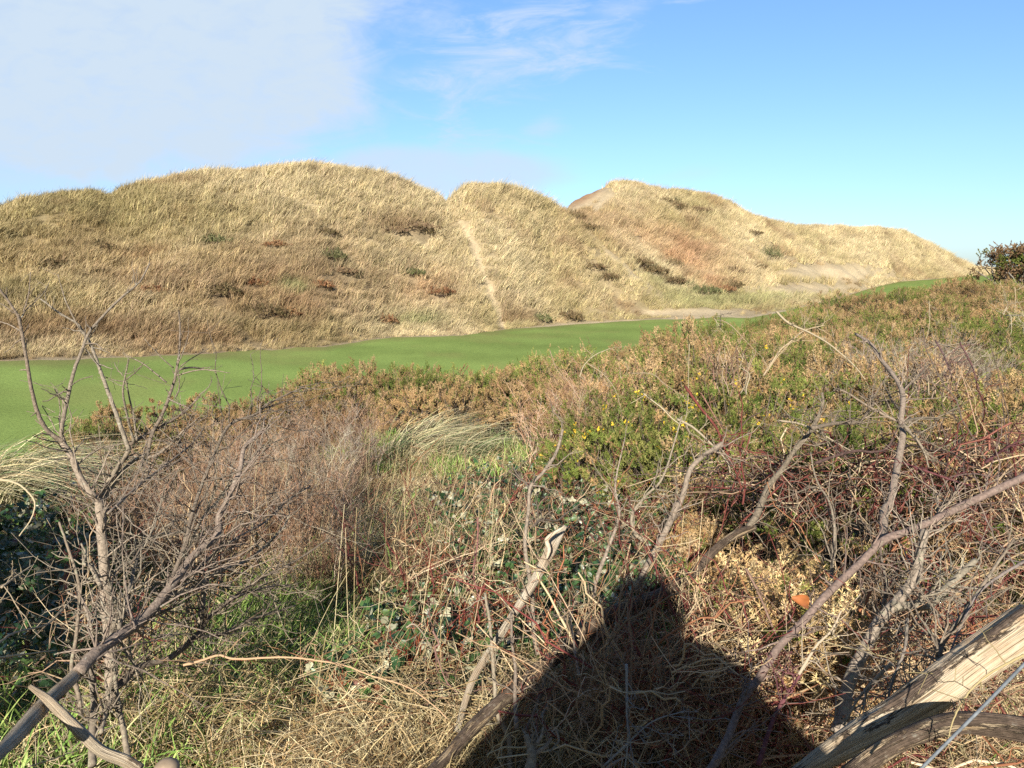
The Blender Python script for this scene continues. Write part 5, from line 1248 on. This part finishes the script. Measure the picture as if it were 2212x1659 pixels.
# pale stone at the lower edge
bm = bmesh.new(); bmesh.ops.create_icosphere(bm, subdivisions=3, radius=.036)
for v in bm.verts:
    v.co *= 1 + .14 * math.sin(v.co.x * 70 + 1) * math.cos(v.co.y * 60); v.co.z *= .6
me = bpy.data.meshes.new('stone'); bm.to_mesh(me); bm.free(); me.materials.append(plain('pale_stone', (.36, .27, .18), .9, 0, .2, .25, 40))
for p_ in me.polygons: p_.use_smooth = True
o = bpy.data.objects.new('stone', me); ROOT.objects.link(o); o.location = P(np.array(z6(1065, 1640)[0]), np.array(z6(1065, 1650)[1]), np.array(2.05)); tag(o, 'small rounded pale stone peeping in at the bottom edge', 'stone')
# curled orange leaf
g = Geo(); c = P(np.array(z8(770, 580)[0]), np.array(z8(770, 580)[1]), np.array(2.12))
th = np.linspace(-1.1, 1.1, 7); uu = np.linspace(0, 1, 8)
wv = .020 * np.sin(np.pi * np.clip(uu * .94 + .05, 0, 1)) ** .8
X_ = unit(np.array([.75, .2, -.45])); Y_ = unit(np.cross(np.array([0, -.8, .6]), X_)); Z_ = np.cross(X_, Y_)
V = (uu[:, None, None] - .5) * .062 * X_ + (wv[:, None] * np.sin(th)[None])[..., None] * Y_ + (wv[:, None] * (1 - np.cos(th))[None] + .012 * np.sin(uu * 3)[:, None])[..., None] * Z_
k, j = np.meshgrid(np.arange(7), np.arange(6), indexing='ij'); b = k * 7 + j
g.add(V, np.stack([b, b + 1, b + 8, b + 7], -1).reshape(-1, 4), np.array([.40, .14, .045]) * (.75 + .4 * RG.random((56, 1))))
o = g.build('fallen_leaf', plant('dry_orange_leaf', .5, .3, rnd=0), smooth=True); o.location = c; tag(o, 'curled orange dead leaf caught in the dead gorse', 'leaf')

# ------------------------------------------------------------------ out of the frame, casting the shade the photograph shows
def photographer():
    """the person taking the picture, standing behind the viewpoint"""
    me = bpy.data.meshes.new('person')
    J = [(0, -.42, .95, .23), (0, -.42, 1.15, .22), (0, -.41, 1.36, .22), (0, -.38, 1.47, .07), (0, -.33, 1.55, .085), (0, -.31, 1.66, .105), (0, -.31, 1.76, .07),
         (.24, -.41, 1.45, .10), (.40, -.36, 1.27, .09), (.16, -.20, 1.44, .055), (.09, -.13, 1.53, .035),
         (-.24, -.41, 1.45, .10), (-.40, -.36, 1.27, .09), (-.16, -.20, 1.44, .055), (-.09, -.13, 1.53, .035),
         (.13, -.42, .86, .12), (.15, -.40, .47, .09), (.16, -.44, .09, .065), (.18, -.30, .04, .05),
         (-.13, -.42, .86, .12), (-.15, -.40, .47, .09), (-.16, -.44, .09, .065), (-.18, -.30, .04, .05)]
    E = [(0, 1), (1, 2), (2, 3), (3, 4), (4, 5), (5, 6), (2, 7), (7, 8), (8, 9), (9, 10), (2, 11), (11, 12), (12, 13), (13, 14), (0, 15), (15, 16), (16, 17), (17, 18), (0, 19), (19, 20), (20, 21), (21, 22)]
    fing = []
    for s_, h in ((1, 10), (-1, 14)):
        bx = J[h]
        for q in range(4):
            a = len(J); J.append((bx[0] - s_ * .02, bx[1] + .02 + .012 * q, bx[2] + .025 - .018 * q, .0105)); J.append((bx[0] - s_ * .05, bx[1] + .035 + .008 * q, bx[2] + .02 - .018 * q, .009)); E += [(h, a), (a, a + 1)]
        a = len(J); J.append((bx[0] - s_ * .02, bx[1] - .02, bx[2] - .035, .012)); J.append((bx[0] - s_ * .05, bx[1] - .005, bx[2] - .03, .010)); E += [(h, a), (a, a + 1)]
    me.from_pydata([j[:3] for j in J], E, [])
    o = bpy.data.objects.new('person', me); ROOT.objects.link(o)
    md = o.modifiers.new('skin', 'SKIN'); sv = me.skin_vertices[0].data
    for k, j in enumerate(J): sv[k].radius = (j[3], j[3])
    sv[0].use_root = True
    ss = o.modifiers.new('smooth', 'SUBSURF'); ss.levels = 2; ss.render_levels = 2
    me.materials.append(plain('dark_outdoor_jacket', (.05, .06, .08), .8, 0, .2, .2, 20))
    tag(o, 'person in a dark jacket holding a camera up, seen only as a shadow', 'person')
    g = Geo(); a = np.linspace(0, 2 * np.pi, 24, endpoint=False)
    prof = [(1.62, .10, .10), (1.60, .22, .14), (1.54, .31, .16), (1.41, .40, .19), (1.28, .52, .21), (1.17, .63, .23), (1.0, .72, .25), (.80, .76, .27)]  # unseen coat, added and flared to widen the cast shadow
    V = np.stack([np.stack([np.cos(a) * rx * (1 + .07 * np.sin(3 * a + z * 17) + .06 * np.sin(z * 31 + 2 * a)), -.43 + np.sin(a) * ry * (1 + .05 * np.cos(7 * a)), np.full(24, z)], -1) for z, rx, ry in prof])
    k, j = np.meshgrid(np.arange(len(prof) - 1), np.arange(24), indexing='ij'); b = k * 24; j2 = (j + 1) % 24
    g.add(V, np.stack([b + j, b + j2, b + 24 + j2, b + 24 + j], -1).reshape(-1, 4)[:, ::-1], (.05, .06, .08))
    g.build('shadow_coat', plain('shadow_coat_cloth', (.05, .06, .08), .85, 0, .2, .2, 20), o, smooth=True)
    hat = bmesh.new(); bmesh.ops.create_uvsphere(hat, u_segments=20, v_segments=12, radius=.135)
    for v in hat.verts: v.co.z *= 1.05; v.co.y *= 1.1
    hm = bpy.data.meshes.new('hood'); hat.to_mesh(hm); hat.free(); hm.materials.append(plain('hood_cloth', (.05, .06, .08), .85, 0, .2, .2, 20))
    ho = bpy.data.objects.new('hood', hm); ROOT.objects.link(ho); ho.parent = o; ho.location = (0, -.35, 1.68)
    cb = bmesh.new(); bmesh.ops.create_cube(cb, size=1)
    for v in cb.verts: v.co = Vector((v.co.x * .11, v.co.y * .03, v.co.z * .065))
    bmesh.ops.bevel(cb, geom=cb.edges[:], offset=.006, segments=2, affect='EDGES')
    bmesh.ops.create_cone(cb, cap_ends=True, segments=20, radius1=.024, radius2=.024, depth=.02)
    for v in cb.verts[-40:]: v.co = Vector((v.co.x, v.co.z + .022, v.co.y))
    cm = bpy.data.meshes.new('compact_camera'); cb.to_mesh(cm); cb.free(); cm.materials.append(plain('camera_body', (.03, .03, .03), .5))
    co = bpy.data.objects.new('compact_camera', cm); ROOT.objects.link(co); co.location = (0, -.10, 1.55); tag(co, 'small black camera held up in both hands of the photographer', 'camera')
photographer()

def shade_bush(x, y, r, h, label):
    g, st, _ = gorse_shape(radius=r, height=h, clumps=110, shoots=14, ns=36, sl=.07, sw=.018, brown=.3)
    o = empty('gorse_bush', (x, y, float(ground(np.array(x), np.array(y))[0])), label, 'bush')
    g.build('foliage', M_gorse_own, o); st.build('stem', M_stem, o)['kind'] = 'stuff'
shade_bush(-3.0, .5, .85, 2.1, 'tall green gorse beyond the left border shading the dark corner')
shade_bush(-3.75, 1.3, .95, 2.1, 'second tall gorse beyond the left border beside the first one')

# ------------------------------------------------------------------ sky, sun, camera
def make_world():
    w = bpy.data.worlds.new('World'); sc.world = w; w.use_nodes = True
    n, l = w.node_tree.nodes, w.node_tree.links
    bg = n['Background']
    sky = n.new('ShaderNodeTexSky'); sky.sky_type = 'NISHITA'; sky.sun_disc = False
    sky.sun_elevation = math.radians(SUN_EL); sky.sun_rotation = math.radians(SUN_ROT)
    sky.air_density = 1.0; sky.dust_density = .3; sky.ozone_density = 1.0
    tc = n.new('ShaderNodeTexCoord'); sx = n.new('ShaderNodeSeparateXYZ'); l.new(tc.outputs['Generated'], sx.inputs[0])
    def M(op, a, b=None, c=None):
        m = n.new('ShaderNodeMath'); m.operation = op
        for k, v in enumerate((a, b, c)):
            if v is None: continue
            if isinstance(v, (int, float)): m.inputs[k].default_value = v
            else: l.new(v, m.inputs[k])
        return m.outputs[0]
    yy = M('MAXIMUM', sx.outputs[1], .05)
    U, V = M('DIVIDE', sx.outputs[0], yy), M('DIVIDE', sx.outputs[2], yy)
    front = M('GREATER_THAN', sx.outputs[1], .05)
    cb = n.new('ShaderNodeCombineXYZ'); l.new(U, cb.inputs[0]); l.new(V, cb.inputs[1])
    def noise(scale, detail, sxy=(1, 1), rot=0, dist=0, rough=.55, off=0):
        mp = n.new('ShaderNodeMapping'); mp.inputs['Scale'].default_value = (*sxy, 1); mp.inputs['Rotation'].default_value = (0, 0, rot); mp.inputs['Location'].default_value = (off, off, 0)
        l.new(cb.outputs[0], mp.inputs[0])
        t = n.new('ShaderNodeTexNoise'); t.inputs['Scale'].default_value = scale; t.inputs['Detail'].default_value = detail; t.inputs['Roughness'].default_value = rough; t.inputs['Distortion'].default_value = dist
        l.new(mp.outputs[0], t.inputs[0]); return t.outputs[0]
    def uv(x, y): r = ray(x, y); return r[0] / r[1], r[2] / r[1]
    def ellipse(x, y, rx, ry, rot=0.0):
        u0, v0 = uv(x, y); a, b = rx * S / F, ry * S / F
        du, dv = M('SUBTRACT', U, u0), M('SUBTRACT', V, v0)
        c_, s_ = math.cos(rot), math.sin(rot)
        e1 = M('DIVIDE', M('ADD', M('MULTIPLY', du, c_), M('MULTIPLY', dv, s_)), a); e2 = M('DIVIDE', M('SUBTRACT', M('MULTIPLY', dv, c_), M('MULTIPLY', du, s_)), b)
        return M('SQRT', M('ADD', M('MULTIPLY', e1, e1), M('MULTIPLY', e2, e2)))
    def soft(e, nz, k, lo, hi):
        q = M('ADD', M('SUBTRACT', 1.0, e), M('MULTIPLY', M('SUBTRACT', nz, .5), k))
        mr = n.new('ShaderNodeMapRange'); mr.interpolation_type = 'SMOOTHSTEP'; mr.inputs[1].default_value = lo; mr.inputs[2].default_value = hi
        l.new(q, mr.inputs[0]); return mr.outputs[0]
    streak = noise(7, 9, (1, 3.2), -.5, .9, .66)
    big = noise(4.2, 8, (1, 1.5), .3, .58)
    c1 = soft(ellipse(240, 60, 740, 340, .10), M('ADD', M('MULTIPLY', big, .7), M('MULTIPLY', streak, .3)), 1.7, -.05, .36)
    c1b = soft(ellipse(40, 330, 620, 160), big, .7, .0, .8)
    wisp = soft(ellipse(1110, 110, 400, 190, .5), streak, 3.8, .2, 1.6)
    wisp2 = soft(ellipse(1180, 265, 90, 45, .2), streak, 1.8, .2, 1.2)
    wisp3 = soft(ellipse(1330, 20, 130, 40, .1), streak, 1.6, .2, 1.4)
    low = soft(ellipse(950, 372, 330, 70), big, 1.2, .0, .5)
    low2 = soft(ellipse(1500, 375, 190, 40, .15), streak, 1.2, .2, 1.5)
    tot = M('MAXIMUM', M('MULTIPLY', c1, 1.0), M('MULTIPLY', c1b, .62))
    for q, k in ((wisp, .95), (wisp2, .7), (wisp3, .6), (low, .8), (low2, .25)): tot = M('MAXIMUM', tot, M('MULTIPLY', q, k))
    fine = noise(22, 5, (1, 2.2), .4, .4)
    tot = M('MULTIPLY', M('MULTIPLY', tot, M('ADD', .70, M('MULTIPLY', fine, .55))), front)
    el = n.new('ShaderNodeMapRange'); el.inputs[1].default_value = 0; el.inputs[2].default_value = .35; l.new(sx.outputs[2], el.inputs[0])
    tint = ramp(n, l, el.outputs[0], [(0, (.52, .72, 1.12)), (.4, (.66, .85, 1.24)), (1, (.74, .98, 1.30))])
    skyc = mixc(n, l, 1.0, sky.outputs[0], tint, 'MULTIPLY')
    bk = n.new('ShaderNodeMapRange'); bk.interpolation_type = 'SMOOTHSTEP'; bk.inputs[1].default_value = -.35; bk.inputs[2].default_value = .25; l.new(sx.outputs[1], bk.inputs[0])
    skyc = mixc(n, l, 1.0, skyc, mixc(n, l, bk.outputs[0], (.50, .42, .34), (1.0, 1.0, 1.0)), 'MULTIPLY')  # sky behind the viewpoint dimmed and warmed to cut fill light
    cloud = mixc(n, l, tot, skyc, CLOUD)
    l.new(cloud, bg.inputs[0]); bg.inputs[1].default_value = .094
CLOUD = (4.4, 5.3, 6.3)
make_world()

sun = bpy.data.lights.new('sun', 'SUN'); sun.energy = 5.0; sun.angle = math.radians(.53); sun.color = (1.0, .945, .86)
so = bpy.data.objects.new('sun', sun); ROOT.objects.link(so)
e, r = math.radians(SUN_EL), math.radians(SUN_ROT)
to_sun = Vector((math.sin(r) * math.cos(e), math.cos(r) * math.cos(e), math.sin(e)))
so.rotation_euler = to_sun.to_track_quat('Z', 'Y').to_euler(); so.location = to_sun * 50

cam = bpy.data.cameras.new('camera'); co = bpy.data.objects.new('camera', cam); ROOT.objects.link(co)
cam.sensor_width = 36; cam.lens = F / 1024 * 36; cam.clip_start = .05; cam.clip_end = 9000
co.location = (0, 0, EYE); co.rotation_euler = (math.pi / 2 - PITCH, 0, 0)
sc.camera = co
vs = sc.view_settings; vs.view_transform = 'Standard'; vs.look = 'None'; vs.gamma = 1; vs.exposure = .64; vs.use_curve_mapping = False
sc.cycles.use_denoising = False; sc.cycles.max_bounces = 5; sc.cycles.diffuse_bounces = 2; sc.cycles.glossy_bounces = 2; sc.cycles.transparent_max_bounces = 4
